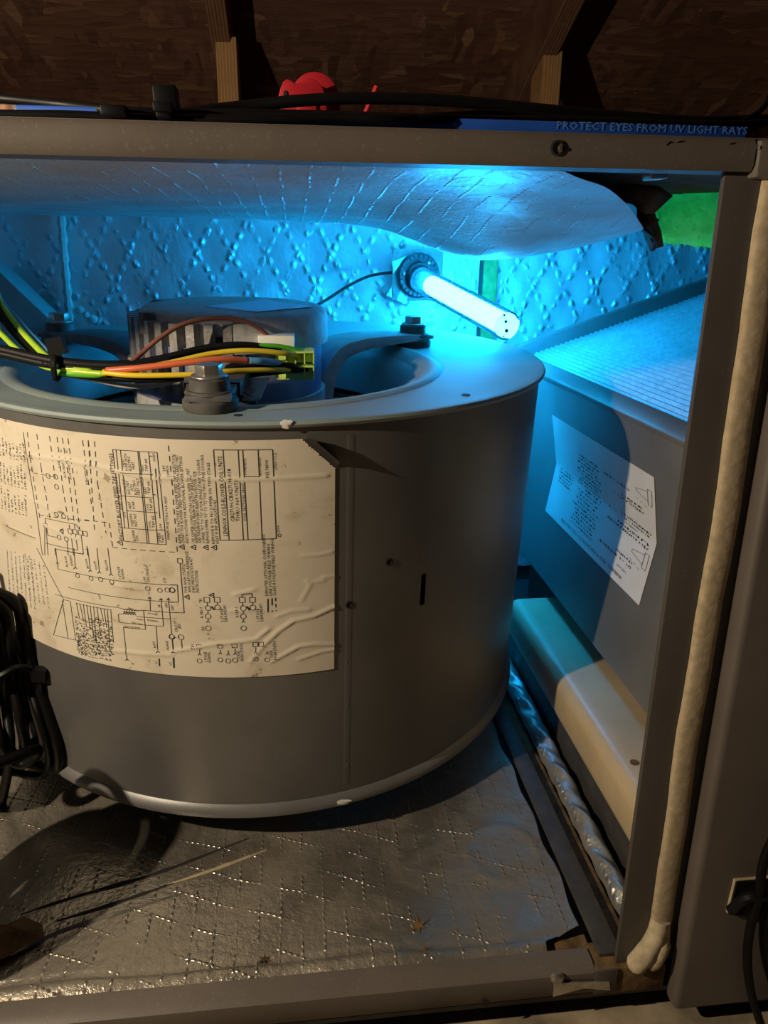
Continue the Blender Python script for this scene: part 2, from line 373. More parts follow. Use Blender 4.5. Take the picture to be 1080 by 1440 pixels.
# rails
rl = MB(); rl.prism([(XL, -.004, .5195), (XL, -.006, .5225), (XL, -.006, .531), (XL, -.0035, .5345), (XL, .012, .5365), (XL, .012, .5335), (XL, -.001, .531), (XL, -.001, .5225), (XL, .014, .5205), (XL, .014, .5195)], (.2275-XL, 0, 0))
rail = rl.build('top_rail', 'frame', cab, ang=50)
h = onY(784, 208, -.0065); hb = MB(); hb.lathe(h, (0, -1, 0), [(.0036, -.001), (.0036, .0002), (.0026, .0004), (.0024, -.002)], 16); hb.build('screw_hole', 'dark', rail)
hs = MB(); hs.lathe(h+np.array([.0012, -.0003, 0]), (0, -1, 0), [(.0011, 0), (.0008, .0008)], 8); hs.build('screw_tip', 'zinc', rail)
cr = MB(); cr.prism([(.2285, -.008, .5165), (.2285, -.008, .5335), (.2285, .02, .5365), (.2285, .02, .5165)], (XR-.2285, 0, 0)); cr.build('corner_rail', 'frame', cab, bev=.0015)
for px, py, w in ((935, 199, .0032), (948, 197, .0022), (1022, 200, .0018), (1060, 206, .0026)):
    p = onY(px, py, -.0062 if px < 1050 else -.0082); d = MB()
    d.add([p+np.array([w*math.cos(a)*(.6+.5*random.random()), -.0003, .5*w*math.sin(a)*(.5+.7*random.random())]) for a in np.linspace(0, 6.28, 9)[:-1]], [tuple(range(8))])
    d.build('paint_chip', 'bare', rail)
br = MB(); br.prism([(XL, .014, .0015), (XL, .002, .0015), (XL, -.004, -.002), (XL, -.005, -.019), (XL, .0, -.024), (XL, .012, -.024), (XL, .012, -.02), (XL, .002, -.02), (XL, -.001, -.016), (XL, .0, -.004)], (.2-XL, 0, 0))
brail = br.build('bottom_rail', 'frame', cab, ang=50)
p = onY(783, 1374, -.004); sc = MB(); sc.lathe(p, (0, -1, 0), [(.0048, 0), (.0048, .0018), (.003, .0034), (0, .0034)], 14); sc.build('screw', 'zinc', brail)
p = onY(683, 1411, -.0055); sc = MB(); sc.lathe(p, (0, -1, 0), [(.0024, 0), (.0024, .0004), (0, .0004)], 10); sc.build('screw_hole', 'dark', brail)
sg = MB(); sg.prism([onY(779, 1383, -.0062), onY(857, 1381, -.0062), onY(858, 1393, -.0062), onY(820, 1390, -.0062), onY(778, 1402, -.0062)], (0, .001, 0)); sg.build('foil_tape_scrap', 'bare', brail)
bk = MB(); bk.box((.2, -.004, -.024), (.2535, .02, .0)); bk.build('corner_bracket', 'rust', cab, bev=.002)
bk = MB(); bk.box((.2, -.0055, -.02), (.2165, -.004, .001)); bk.build('bracket_lip', 'frame_dark', cab, bev=.0006)
# centre post and gasket
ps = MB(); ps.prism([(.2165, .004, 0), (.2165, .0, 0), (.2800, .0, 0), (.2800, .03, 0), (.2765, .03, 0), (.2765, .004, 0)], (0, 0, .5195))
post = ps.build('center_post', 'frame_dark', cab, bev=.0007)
def gx(z): return .2345-.004*(.52-z)/.52*0+.0
gk = MB(); pts = []
for z in np.linspace(.035, .5165, 40): pts.append((.2440+.0008*math.sin(z*23)+.0004*math.sin(z*61), -.0035, z))
vs = []; n = 10
for p in pts:
    for k in range(n+1):
        a = math.pi*k/n; vs.append((p[0]-.0074*math.cos(a)*(1+.02*math.sin(p[2]*170)), -.0004-.0050*math.sin(a)**.45, p[2]))
gk.add(vs, [(i*(n+1)+k, i*(n+1)+k+1, (i+1)*(n+1)+k+1, (i+1)*(n+1)+k) for i in range(39) for k in range(n)])
gk.build('door_gasket', 'gasket', cab, ang=60)
fd = MB(); fd.tube(smoothline([(.2440, -.002, .040), (.2415, -.004, .028), (.2355, -.0055, .016), (.2300, -.0055, .0065), (.2305, -.004, .0035)], 6), [.0066]*6+[.0068]*6+[.0072]*6+[.0072]*6+[.004], 12); fd.build('gasket_fold', 'gasket_fold', cab)
fd = MB(); fd.tube(smoothline([(.2470, -.002, .036), (.2458, -.0055, .022), (.2420, -.006, .0085), (.2375, -.005, .004)], 6), [.0046]*6+[.006]*6+[.0062]*6+[.004], 12); fd.build('gasket_fold', 'gasket_fold', cab)
# side door
dr = thing('access_panel', (.55, -.015, -.03), 'plain dark brown steel door panel closed beside the foam gasket', 'panel')
MB().box((.2560, -.017, -.031), (.85, -.0015, .5162)).build('panel', 'door', dr, bev=.0045, segs=3)

# liners ---------------------------------------------------------------------------------------
def ctx(x): return x
def ceil_z(x, y):
    z = .5235-.007*math.sin(math.pi*min(1, max(0, y/.72)))
    z -= .041*math.exp(-((x-.175)/(.135 if x > .175 else .085))**2)*math.exp(-((y-.32)/.14)**2)
    z -= .006*math.exp(-((x-.02)/.12)**2)*math.exp(-((y-.45)/.2)**2)
    z += .0012*math.sin(x*55+2*math.sin(y*21))*math.sin(y*38)
    return z
# foil ceiling; to the right its front edge has come loose and hangs back from the rail
def cl(u, v):
    x = XL+.006+(.318-XL-.006)*u
    y0 = .008+(.30*max(0, (x-.10)/.218)**1.5 if x > .10 else 0)
    y = y0+(.728-y0)*v; return (x, y, ceil_z(x, y))
MB().grid(cl, 220, 90).build('ceiling_liner', 'foil_ceiling', cab, ang=180)
bt = MB(); bt.grid(lambda u, v: (XL+.006+(XR-.01-XL-.006)*u, .006+.722*v, .5312), 2, 2); bt.build('insulation_backing', 'kraft', cab)
# torn kraft flap and fibreglass at the right end
def poly_px(pts, y, dy=0): return [onY(a, b, y+dy*i/len(pts)) for i, (a, b) in enumerate(pts)]
for k, (pts, y) in enumerate((([(838, 262), (880, 258), (925, 262), (945, 275), (918, 300), (905, 298), (890, 285), (860, 278)], .20), ([(895, 285), (918, 296), (928, 325), (933, 345), (924, 348), (910, 330), (898, 318)], .262), ([(905, 320), (916, 332), (922, 350), (917, 353), (910, 338)], .255))):
    P = poly_px(pts, y, .02); c = np.mean(P, 0)+np.array([0, -.006, .002]); o = len(P); fl = MB()
    fl.add(P+[c], [(i, (i+1) % o, o) for i in range(o)])
    fl.build('torn_facing', 'kraft', cab, solid=.003, ang=60)
fg = MB()
T0, T1, B0, B1 = (915, 292), (1030, 262), (925, 330), (1030, 344)
def fgp(u, v):
    px = T0[0]+(T1[0]-T0[0])*u; a = T0[1]+(T1[1]-T0[1])*u; b = B0[1]+(B1[1]-B0[1])*u
    p = onY(px, a+(b-a)*v, .30-.03*u); r = np.array([math.sin(u*37+v*11), math.sin(u*29-v*17), math.sin(u*23+v*31)])*.0011
    return p+r+np.array([0, -.02*math.sin(math.pi*v), 0])
fg.grid(fgp, 30, 16)
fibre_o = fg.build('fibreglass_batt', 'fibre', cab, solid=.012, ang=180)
ff = MB()
for i in range(420):
    u = random.random(); v = random.choice([1, 1, 1, .95, random.random()]); p = np.array(fgp(u, v))+np.array([0, -.006, 0]); d = np.array([random.gauss(.3, 1), random.gauss(-.3, .6), random.gauss(-.6, .7)])*.006
    ff.tube([p-d*.5, p+d*.3+np.array([0, 0, .001]), p+d*.8], .00022, 3, False)
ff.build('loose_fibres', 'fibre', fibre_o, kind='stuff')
cp = onY(921, 247, .06); c = MB(); c.obox(cp, (.0052, 0, .0004), (0, .006, 0), (-.0004, 0, .0022)); c.build('wire_clip', 'bare', cab, bev=.0008)
# back wall liners
def bump_back(x, z): return .003*math.sin(x*19+1)*math.sin(z*17)-.012*math.exp(-((x-.18)/.09)**2)
def bl(x0, x1, y): return lambda u, v: (x0+(x1-x0)*u, y+bump_back(x0+(x1-x0)*u, .53*v)+.0015*math.sin(u*70)*math.sin(v*33), .0+.528*v)
MB().grid(bl(XL+.006, .262, .722), 150, 60).build('back_liner', 'foil_wall', cab, ang=180)
MB().grid(bl(.292, XR-.006, .731), 120, 60).build('back_liner', 'foil_wall', cab, ang=180)
MB().box((.270, .722, .0), (.291, .733, .527)).build('insulation_edge', 'green_edge', cab, bev=.002)
MB().box((.262, .726, .0), (.270, .735, .527)).build('joint_gap', 'dark_sheet_metal', cab)
se = MB(); se.tube(smoothline([onY(84, 282, .713), onY(88, 330, .713), onY(92, 380, .713), onY(96, 425, .713), onY(99, 455, .712)], 6), [.0052+.0012*math.sin(i*2.1) for i in range(25)], 8); se.build('sealant_bead', 'caulk', cab)
for px, py, r in ((112, 436, .006), (121, 443, .005), (131, 449, .006)):
    b = MB(); b.lathe(onY(px, py, .712), (0.2, -1, .3), [(r, 0), (r*.9, .002), (r*.5, .0035), (0, .004)], 9); b.build('sealant_blob', 'caulk', cab)
MB().grid(lambda u, v: (XL+.0062, .006+.72*u, .528*v), 20, 20).build('side_liner', 'foil_wall', cab)
MB().grid(lambda u, v: (XR-.0062, .006+.72*u, .528*v), 20, 20).build('side_liner', 'foil_wall', cab)
# floor liner
def fz(x, y):
    z = -.002+.0012*math.sin(x*31+y*13)+.0009*math.sin(x*57-y*49)
    if y < .0285: z -= .010*((.0285-y)/.0245)**1.3-.002
    z -= .0022*math.exp(-((y-.0285)/.0028)**2)
    d = math.hypot(x-.165, y-.115)
    z += .0016*math.exp(-((d-.03)/.004)**2)
    return z
FXR = .203
def flp(u, v):
    v = v**1.35
    x = XL+.008+(FXR-XL-.008)*u; y = .004+.712*v
    if x > .172: y = max(y, .0245+.012*(x-.172)/.031) if x > .172 else y
    if u > .985: x += .0015*math.sin(y*90)
    return (x, y, fz(x, y))
MB().grid(flp, 240, 150).build('floor_liner', 'foil_floor', cab, ang=180)
ex = MB(); ex.grid(lambda u, v: (.170+.036*u, .003+.03*v, -.0105+.0012*math.sin(u*9+v*5)+(.002 if v > .7 else 0)), 14, 10); ex.build('exposed_insulation', 'rust', cab, ang=90)
def slit(pts, w, mat, name, dz=.0009):
    P = smoothline([onZ(a, b, 0) for a, b in pts], 6); s_ = MB(); vs = []
    for i, p in enumerate(P):
        d = nrm((P[min(i+1, len(P)-1)]-P[max(i-1, 0)])*[1, 1, 0]); q = np.array([-d[1], d[0], 0])
        ww = w*(.25+.75*math.sin(math.pi*min(1, max(.02, i/(len(P)-1)))))*(.7+.6*random.random())
        for k, hh in ((-1, 0), (0, 1), (1, 0)):
            r = p+q*ww*k; vs.append((r[0], r[1], fz(r[0], r[1])+.0002+dz*hh))
    s_.add(vs, [(i*3+k, i*3+k+1, (i+1)*3+k+1, (i+1)*3+k) for i in range(len(P)-1) for k in (0, 1)]); s_.build(name, mat, cab)
slit([(28, 1286), (120, 1255), (230, 1220), (350, 1178)], .0022, 'dark', 'knife_cut', .0003)
slit([(80, 1293), (160, 1268), (245, 1238)], .0022, 'dark', 'knife_cut', .0003)
slit([(235, 1241), (300, 1220), (375, 1193)], .0018, 'gasket', 'knife_cut', .0008)
slit([(15, 1340), (80, 1310), (140, 1290), (190, 1276)], .0022, 'bare', 'foil_crease', .0022)
slit([(150, 1290), (210, 1268), (260, 1252)], .001, 'bare', 'foil_crease', .0012)
for px, py, r in ((588, 1300, .010), (597, 1333, .006), (372, 1345, .007)):
    c = onZ(px, py, 0); st = MB(); k = 12; P = []
    for i in range(k):
        rr = r*(1 if i % 2 else .28)*(.6+.6*random.random()); a = 6.283*i/k; P.append((c[0]+rr*math.cos(a), c[1]+rr*math.sin(a), fz(c[0], c[1])+.0006))
    st.add(P+[(c[0], c[1], fz(c[0], c[1])+.0012)], [(i, (i+1) % k, k) for i in range(k)]); st.build('puncture', 'rust', cab)
tn = MB(); P = [onZ(a, b, .004) for a, b in ((-30, 1300), (10, 1300), (32, 1288), (60, 1300), (62, 1318), (35, 1330), (12, 1345), (-30, 1360))]; c = np.mean(P, 0)+np.array([0, 0, .010])
tn.add(P+[c], [(i, (i+1) % 8, 8) for i in range(8)]); tn.build('torn_corner', 'rust', cab, ang=20)

# right-hand floor channel, foil strip, dark divider
MB().prism([(.2065, .006, 0), (.2065, .70, 0), (.2235, .70, 0), (.2235, .006, 0)], (0, 0, .0035)).build('floor_channel', 'dark_sheet_metal', cab, bev=.001)
MB().box((.2235, .004, -.02), (.236, .70, -.004)).build('rust_gap', 'rust', cab)
def stp(u, v):
    y = .025+.69*v; w = .023-.006*(1-min(1, v*2)); x = .2350+w*u
    return (x, y, .001+.0085*math.sin(math.pi*u)**.6+.0025*math.sin(y*95+u*3)*math.sin(u*3.1)+.0015*math.sin(y*210+u*7))
sp = MB().grid(stp, 14, 150).build('foil_strip', 'foil_strip', cab, ang=180)
MB().box((.260, .012, -.01), (.264, .715, .055)).build('divider', 'dark_sheet_metal', cab)

# ------------------------------------------------------------------ blower
N = nrm([.0072, -.042, 1.0]); U = nrm(np.cross([0, 1, 0], N)); V = np.cross(N, U); DA = (U, V, N)
C0 = np.array([-.0336, .3911, .3836]); HH = .3327; RT, RB = .2755, .2685
def body_r(h): return RT+(RB-RT)*(-h/HH)
def dp(th, r, h): return C0+r*(math.cos(th)*U+math.sin(th)*V)+h*N
def onDrum(px, py):
    """pixel -> (theta, h) on the housing wall"""
    v = ray(px, py); o = CAM-C0; o = np.array([o@U, o@V, o@N]); d = np.array([v@U, v@V, v@N]); k = (RB-RT)/(-HH)
    a = d[0]**2+d[1]**2-(k*d[2])**2; b = 2*(o[0]*d[0]+o[1]*d[1]-k*d[2]*(RT+k*o[2])); c = o[0]**2+o[1]**2-(RT+k*o[2])**2
    q = max(0, b*b-4*a*c); t = (-b-math.sqrt(q))/(2*a); p = o+t*d; return math.atan2(p[1], p[0]), p[2]
blo = thing('blower_housing', C0-HH*N, 'round grey steel blower housing with a large wiring diagram label', 'blower')
# wall with a real slot cut in it
sa, sb = onDrum(591.5, 829)[0], onDrum(598, 829)[0]; sh0, sh1 = onDrum(596, 807)[1], onDrum(593, 851)[1]
ths = sorted(list(np.linspace(-math.pi, math.pi, 145))[:-1]+[sa, sb]); hs = sorted([-.002, -HH+.004, sh0, sh1]+list(np.linspace(-.01, -HH+.01, 12)), reverse=True)
w = MB(); nth, nh = len(ths), len(hs)
for th in ths:
    for hh in hs: w.v.append(tuple(dp(th, body_r(hh), hh)))
for i in range(nth):
    for j in range(nh-1):
        i2 = (i+1) % nth
        if abs(ths[i]-sa) < 1e-9 and hs[j] <= sh0+1e-9 and hs[j+1] >= sh1-1e-9: continue
        w.f.append((i*nh+j, i2*nh+j, i2*nh+j+1, i*nh+j+1))
wall = w.build('scroll_wall', 'drum', blo, ang=60)
for px, py, r in ((547, 790, .0026), (491, 850, .0026)):
    th, hh = onDrum(px, py); n_ = math.cos(th)*U+math.sin(th)*V; b = MB(); b.lathe(dp(th, body_r(hh), hh), n_, [(r, -.001), (r*1.25, .0006), (r*.85, .0008), (r*.8, .0003), (0, .0003)], 14)
    b.build('rivet_hole', 'dark', wall)
th_s = onDrum(490, 900)[0]; sm = MB()
sm.grid(lambda u, v: dp(th_s+(u-.5)*.022, body_r(-.012-.305*v)+.00022*math.sin(math.pi*u)**.4, -.012-.305*v), 6, 10); sm.build('wall_seam', 'drum', wall, ang=60)
for py, sz in ((890, .0011), (930, .0016), (990, .0022), (1040, .0012), (1075, .0026)):
    th, hh = onDrum(490+random.uniform(-4, 4), py); d = math.cos(th)*U+math.sin(th)*V; t_ = np.cross(N, d); P = [dp(th, body_r(hh)+.0005, hh)+t_*sz*.5*(.4+random.random())*math.cos(a)+N*sz*(.4+random.random())*math.sin(a) for a in np.linspace(0, 5.6, 9)]
    b = MB(); b.add(P, [tuple(range(9))]); b.build('dust_spot', 'plate', wall)
# eccentric top plate
IC = np.array([-.058, .335]); iu = (IC[0]-C0[0]); iv = (IC[1]-C0[1]); RI = .193
def hp(th, r, h): return C0+(iu+r*math.cos(th))*U+(iv+r*math.sin(th))*V+h*N
tp = MB(); nseg = 144
rows = [(.2765, -.0045, 0), (.2795, -.0035, 0), (.2805, -.0012, 0), (.2795, .0008, 0), (.277, .0012, 0), (.2735, .0008, 0)]
for i in range(nseg):
    th = 2*math.pi*i/nseg
    for r, hh, _ in rows: tp.v.append(tuple(dp(th, r, hh)))
    for t_ in (.25, .5, .75, 1.0): tp.v.append(tuple((1-t_)*dp(th, .2735, .0008)+t_*hp(th, RI, .0012)))
q = 10
for i in range(nseg):
    j = (i+1) % nseg
    for k in range(q-1): tp.f.append((i*q+k, j*q+k, j*q+k+1, i*q+k+1))
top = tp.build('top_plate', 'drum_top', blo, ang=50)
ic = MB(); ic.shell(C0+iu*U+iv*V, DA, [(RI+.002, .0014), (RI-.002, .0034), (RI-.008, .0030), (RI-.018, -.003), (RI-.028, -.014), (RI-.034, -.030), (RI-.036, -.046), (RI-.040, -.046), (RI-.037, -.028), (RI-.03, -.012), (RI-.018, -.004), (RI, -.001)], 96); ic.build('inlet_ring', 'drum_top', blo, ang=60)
wh = MB(); cc = C0+iu*U+iv*V
wh.shell(cc, DA, [(.150, -.052), (.158, -.052), (.158, -.058), (.150, -.058), (.150, -.052)], 72); wh.shell(cc, DA, [(.128, -.056), (.158, -.056), (.158, -.062), (.128, -.062)], 72)
for i in range(44):
    a = 2*math.pi*i/44; d = math.cos(a)*U+math.sin(a)*V; tt = -math.sin(a)*U+math.cos(a)*V
    wh.obox(cc+.143*d-.165*N, d*.014+tt*.006, tt*.0008, N*.11)
wh.lathe(cc, DA, [(.158, -.275), (.158, -.28), (.02, -.28), (.02, -.275)], 48)
wh.build('blower_wheel', 'dark_sheet_metal', blo)
bp = MB(); bp.lathe(C0, DA, [(.2665, -HH+.010), (.2695, -HH+.0075), (.2725, -HH+.004), (.2735, -HH+.001), (.2725, -HH-.0025), (.269, -HH-.004), (.255, -HH-.003), (.02, -HH-.001)], 144); bp.build('bottom_plate', 'steel', blo, ang=50)
# discharge duct to the left, and the sloped cheek seen above the rim
ds = MB(); ds.prism([(-.30, .40, .06), (-.30, .66, .06), (-.30, .66, .375), (-.30, .40, .375)], (-.205, 0, 0)); ds.build('discharge_duct', 'drum', blo, bev=.003)
ck = MB(); ck.prism([onY(-60, 334, .62), onY(0, 382, .62), onY(74, 452, .60), onY(74, 474, .60), onY(-70, 500, .60)], (0, .05, 0)); ck.build('sloped_cheek', 'drum_top', blo, bev=.0015)
# tiny holes (black discs for their shade) and chips
for px, py, w_ in ((655, 557, .0036), (612, 532, .003), (335, 586, .0032)):
    p = onPlane(px, py, C0, N); b = MB(); b.lathe(p+.0009*N, DA, [(w_, -.001), (w_, .0004), (0, .0004)], 12); b.build('screw_hole', 'dark', top)
for th, r, hh, sz in ((onDrum(402, 592)[0], .2808, -.0005, .0042), (onDrum(480, 1100)[0], .2740, -HH+.0015, .007)):
    d = math.cos(th)*U+math.sin(th)*V; t_ = -math.sin(th)*U+math.cos(th)*V; P = []
    for k in range(14):
        a = 6.283*k/14; rr = .5+.7*random.random(); P.append(dp(th, r, hh)+t_*sz*rr*math.cos(a)+N*.0032*rr*math.sin(a)+d*(.0006-.0009*abs(math.sin(a))))
    b = MB(); b.add(P+[dp(th, r, hh)+d*.001], [(k, (k+1) % 14, 14) for k in range(14)]); b.build('paint_chip', 'white', top if hh > -.1 else blo)

# --------------------------------------------- the wiring label
RM = .272
def ls(px, py): th, hh = onDrum(px, py); return th*RM, hh
s_r = ls(470, 800)[0]; h_t = np.mean([ls(x, y)[1] for x, y in ((100, 607), (200, 612), (300, 617), (420, 620))]); h_b = np.mean([ls(x, y)[1] for x, y in ((100, 923), (200, 941), (300, 951), (460, 940))])
s_l = s_r-.56
wr_lines = []
def ridge(pts, hgt, wid):
    P = np.array([ls(*p) for p in pts]); wr_lines.append((P, hgt*.7, wid*.72))
for pts, a, b in (([(120, 650), (165, 662), (215, 672), (250, 671), (330, 674), (390, 672), (460, 668)], .0011, .0016),
                  ([(0, 632), (40, 640), (95, 646), (130, 655)], .0009, .0016),
                  ([(243, 915), (300, 905), (360, 898), (378, 883)], .0014, .0016),
                  ([(470, 852), (440, 866), (412, 872), (392, 886), (375, 902)], .0015, .0018),
                  ([(470, 905), (440, 905), (420, 908), (402, 918), (380, 930)], .0014, .0018), ([(470, 912), (450, 916), (420, 926)], .0012, .0014),
                  ([(388, 866), (410, 858), (435, 856)], .001, .0014), ([(330, 835), (345, 832), (358, 828)], .0011, .0018), ([(425, 780), (445, 780), (468, 775)], .0009, .0013),
                  ([(432, 816), (436, 822), (424, 843)], .0009, .0013), ([(440, 818), (456, 815)], .0008, .0012), ([(452, 811), (470, 809)], .0008, .0012),
                  ([(150, 912), (200, 918), (243, 920)], .0011, .0018), ([(160, 822), (180, 825), (200, 828)], .0008, .0016), ([(60, 735), (90, 750), (110, 757)], .0008, .0014),
                  ([(45, 700), (70, 715), (85, 722)], .0007, .0012), ([(10, 738), (52, 756)], .0009, .0012), ([(320, 859), (360, 857), (368, 860)], .0009, .0014), ([(352, 930), (372, 905), (384, 895)], .0012, .0016)):
    ridge(pts, a, b)
def wr(s_, h_):
    z = 0.0; p = np.array([s_, h_])
    for P, hgt, wid in wr_lines:
        if s_ < P[:, 0].min()-.006 or s_ > P[:, 0].max()+.006 or h_ < P[:, 1].min()-.006 or h_ > P[:, 1].max()+.006: continue
        d2 = 9.0
        for a, b in zip(P[:-1], P[1:]):
            ab = b-a; t = min(1, max(0, float((p-a)@ab)/float(ab@ab)))
            e = p-a-ab*t; d2 = min(d2, float(e@e))
        z = max(z, hgt*math.exp(-d2/(wid*wid)))
    return z
def lp(s_, h_, off=0.0): th = s_/RM; return dp(th, body_r(h_)+.0010+wr(s_, h_)+off, h_)
corner = np.array([ls(428, 620), ls(470, 657)])
def keep(u, v):
    s_ = s_l+(s_r-s_l)*u; h_ = h_b+(h_t-h_b)*v
    c0, c1 = corner; return (c1[0]-c0[0])*(h_-c0[1])-(c1[1]-c0[1])*(s_-c0[0]) < 0 or s_ < c0[0]-.004
lm = MB(); lm.grid(lambda u, v: lp(s_l+(s_r-s_l)*u, h_b+(h_t-h_b)*v), 300, 130, keep); label = lm.build('wiring_diagram_label', 'paper', blo, ang=180, label='yellowed paper label printed with a black wiring diagram')
label['label'] = 'yellowed paper label printed with a black wiring diagram'
# peeled corner: rolls outward over the fold line
pc = MB(); c0, c1 = corner; dirn = (c1-c0); ln = np.linalg.norm(dirn); dirn /= ln; prp = np.array([-dirn[1], dirn[0]]); prp = prp if prp[0] > 0 else -prp
def pk(u, v):
    wid_ = .022*(1-abs(2*u-1)**1.6)+.003; t = v*wid_; R_ = .0065; a = t/R_
    q = c0+dirn*ln*u+prp*R_*math.sin(min(a, 1.9))*.9
    return lp(q[0], q[1], R_*(1-math.cos(min(a, 1.9))))
pc.grid(pk, 14, 8); pc.build('peeled_corner', 'paper_back_shaded', label, ang=180)

# --- print on the label: strokes and letters, laid on the paper
ink = MB()
def stroke(pts, w=.00042, dash=None, conv=True, mb=ink, place=lp, off=.00025):
    P = [np.array(ls(*p)) if conv else np.array(p) for p in pts]
    for a, b in zip(P[:-1], P[1:]):
        L = np.linalg.norm(b-a)
        if L < 1e-7: continue
        d = (b-a)/L; q = np.array([-d[1], d[0]])*w*.5; segs = []
        if dash:
            t = 0
            while t < L: segs.append((t, min(L, t+dash))); t += dash*1.7
        else: segs = [(0, L)]
        for t0, t1 in segs:
            k = max(1, int((t1-t0)/.006)); vs = []
            for i in range(k+1):
                p = a+d*(t0+(t1-t0)*i/k); vs += [place(*(p-q), off), place(*(p+q), off)]
            mb.add(vs, [(2*i, 2*i+1, 2*i+3, 2*i+2) for i in range(k)])
_tc = {}
def glyphs(txt):
    if txt not in _tc:
        cu = bpy.data.curves.new('t', 'FONT'); cu.body = txt; cu.resolution_u = 1; ob = bpy.data.objects.new('t', cu); col.objects.link(ob)
        dg = bpy.context.evaluated_depsgraph_get(); me = ob.evaluated_get(dg).to_mesh(); vs = np.array([v.co[:2] for v in me.vertices]); fs = [tuple(p.vertices) for p in me.polygons]
        ob.evaluated_get(dg).to_mesh_clear(); bpy.data.objects.remove(ob); bpy.data.curves.remove(cu)
        if len(vs): vs[:, 0] -= vs[:, 0].min(); vs[:, 0] /= max(1e-6, vs[:, 0].max()); vs[:, 1] /= .70
        _tc[txt] = (vs, fs)
    return _tc[txt]
def letters(txt, p0, p1, height, mb=ink, place=lp, conv=True, off=.00028, flip=1):
    if conv: height *= .56
    a = np.array(ls(*p0)) if conv else np.array(p0, float); b = np.array(ls(*p1)) if conv else np.array(p1, float)
    vs, fs = glyphs(txt)
    if not len(vs): return
    d = b-a; q = np.array([-d[1], d[0]])/np.linalg.norm(d)*height*flip
    mb.add([place(*(a+d*x+q*y), off) for x, y in vs], fs)
def scribble(p0, p1, height, conv=True, mb=ink, place=lp, w=.0004, flip=1, off=.00025):
    """unreadable small print: broken little strokes"""
    if conv: height *= .6
    a = np.array(ls(*p0)) if conv else np.array(p0, float); b = np.array(ls(*p1)) if conv else np.array(p1, float)
    L = np.linalg.norm(b-a); d = (b-a)/L; q = np.array([-d[1], d[0]])*flip; t = 0
    while t < L:
        if random.random() < .16: t += height*.8; continue
        o = a+d*t; k = random.random(); cw = height*.55
        if k < .6: stroke([o, o+q*height], w, None, False, mb, place, off)
        if k > .3: stroke([o+q*height*random.choice([0, .5, 1]), o+d*cw+q*height*random.choice([0, .5, 1])], w, None, False, mb, place, off)
        if k > .75: stroke([o+d*cw, o+d*cw+q*height], w, None, False, mb, place, off)
        t += height*.85
def circ(p, r, n=12, w=.0004):
    r *= .52; c = np.array(ls(*p)); stroke([c+r*np.array([math.cos(6.2832*i/n), math.sin(6.2832*i/n)]) for i in range(n+1)], w, None, False)
def sqr(p, r, w=.0004):
    r *= .6; c = np.array(ls(*p)); stroke([c+r*np.array(k) for k in ((-1, -1), (1, -1), (1, 1), (-1, 1), (-1, -1))], w, None, False)
def tri(p, r=.0032):
    r *= .62; c = np.array(ls(*p)); stroke([c+r*np.array(k) for k in ((-1, 0), (.8, -1), (.8, 1), (-1, 0))], .0005, None, False); stroke([c+r*np.array((-.3, 0)), c+r*np.array((.5, 0))], .0006, None, False)
A = lambda x, y: (240+x/3.892, 590+y/3.892)        # frames of the enlargements the print was read from
B = lambda x, y: (x/3.892, 590+y/3.892)
C = lambda x, y: (240+x/6.75, 600+y/6.75)
D = lambda x, y: (120+x/7.577, 600+y/7.577)
E_ = lambda x, y: (30+x/4.909, 770+y/4.909)
G = lambda x, y: (240+x/4.5, 770+y/4.5)
Hs = .0036
for t_, x0, y0, x1, y1 in (('REFER TO FACTORY BLOWER SPEED TAP SELECTION', 105, 1100, 40, 262), ('CHART FOR BLOWER SPEED INFORMATION AND UNIT', 135, 1100, 72, 262), ('INSTRUCTIONS FOR ADDITIONAL BLOWER SETTINGS', 175, 1100, 108, 275),
        ('USE COPPER CONDUCTORS ONLY. REFER TO UNIT', 232, 1100, 178, 392), ('NAMEPLATE FOR MINIMUM CIRCUIT AMPACITY', 262, 1100, 214, 455), ('AND MAXIMUM OVERCURRENT PROTECTION SIZE', 292, 1100, 243, 420),
        ('JUMPER "Y1" TO "Y2" IS FOR SINGLE STAGE COOLING', 330, 1100, 275, 310), ('REMOVE JUMPER "Y1" TO "Y2" FOR TWO STAGE COOLING', 368, 1100, 312, 265), ('REMOVE R TO W1 JUMPER ON TWO STAGE', 420, 1105, 372, 335), ('HEAT PUMP APPLICATIONS', 458, 1105, 432, 690)):
    letters(t_, C(x0, y0), C(x1, y1), Hs)
for x, y in ((110, 1135), (218, 1138), (335, 1140), (415, 1140)): tri(C(x, y))
letters('LENNOX COILS-BLOWER COIL UNITS', C(540, 1030), C(486, 275), .0050)
letters('CB27UH,CBX27UH-018', C(605, 895), C(570, 395), .0045); letters('THRU 060 UNITS', C(655, 893), C(638, 500), .0045)
letters('COIL SECTION-1BHG', C(720, 890), C(700, 535), .0036); letters('SUPERSEDES', C(718, 455), C(712, 295), .0026); letters('NEW FORM NO.', C(860, 460), C(855, 280), .0026)
letters('535,785W', C(930, 480), C(920, 305), .0036); letters('LITHO U.S.A.', C(1005, 400), C(1000, 240), .0030); letters('2006', C(1030, 1000), C(1026, 930), .0032); circ(C(1030, 1025), .0022)
for seg in (((408, 215), (965, 212), (1000, 1055), (470, 1072), (408, 215)), ((497, 215), (555, 1072)), ((640, 215), (690, 1068)), ((683, 215), (733, 1062)), ((828, 215), (866, 1060)), ((700, 470), (838, 468))):
    stroke([C(*p) for p in seg], .0005)
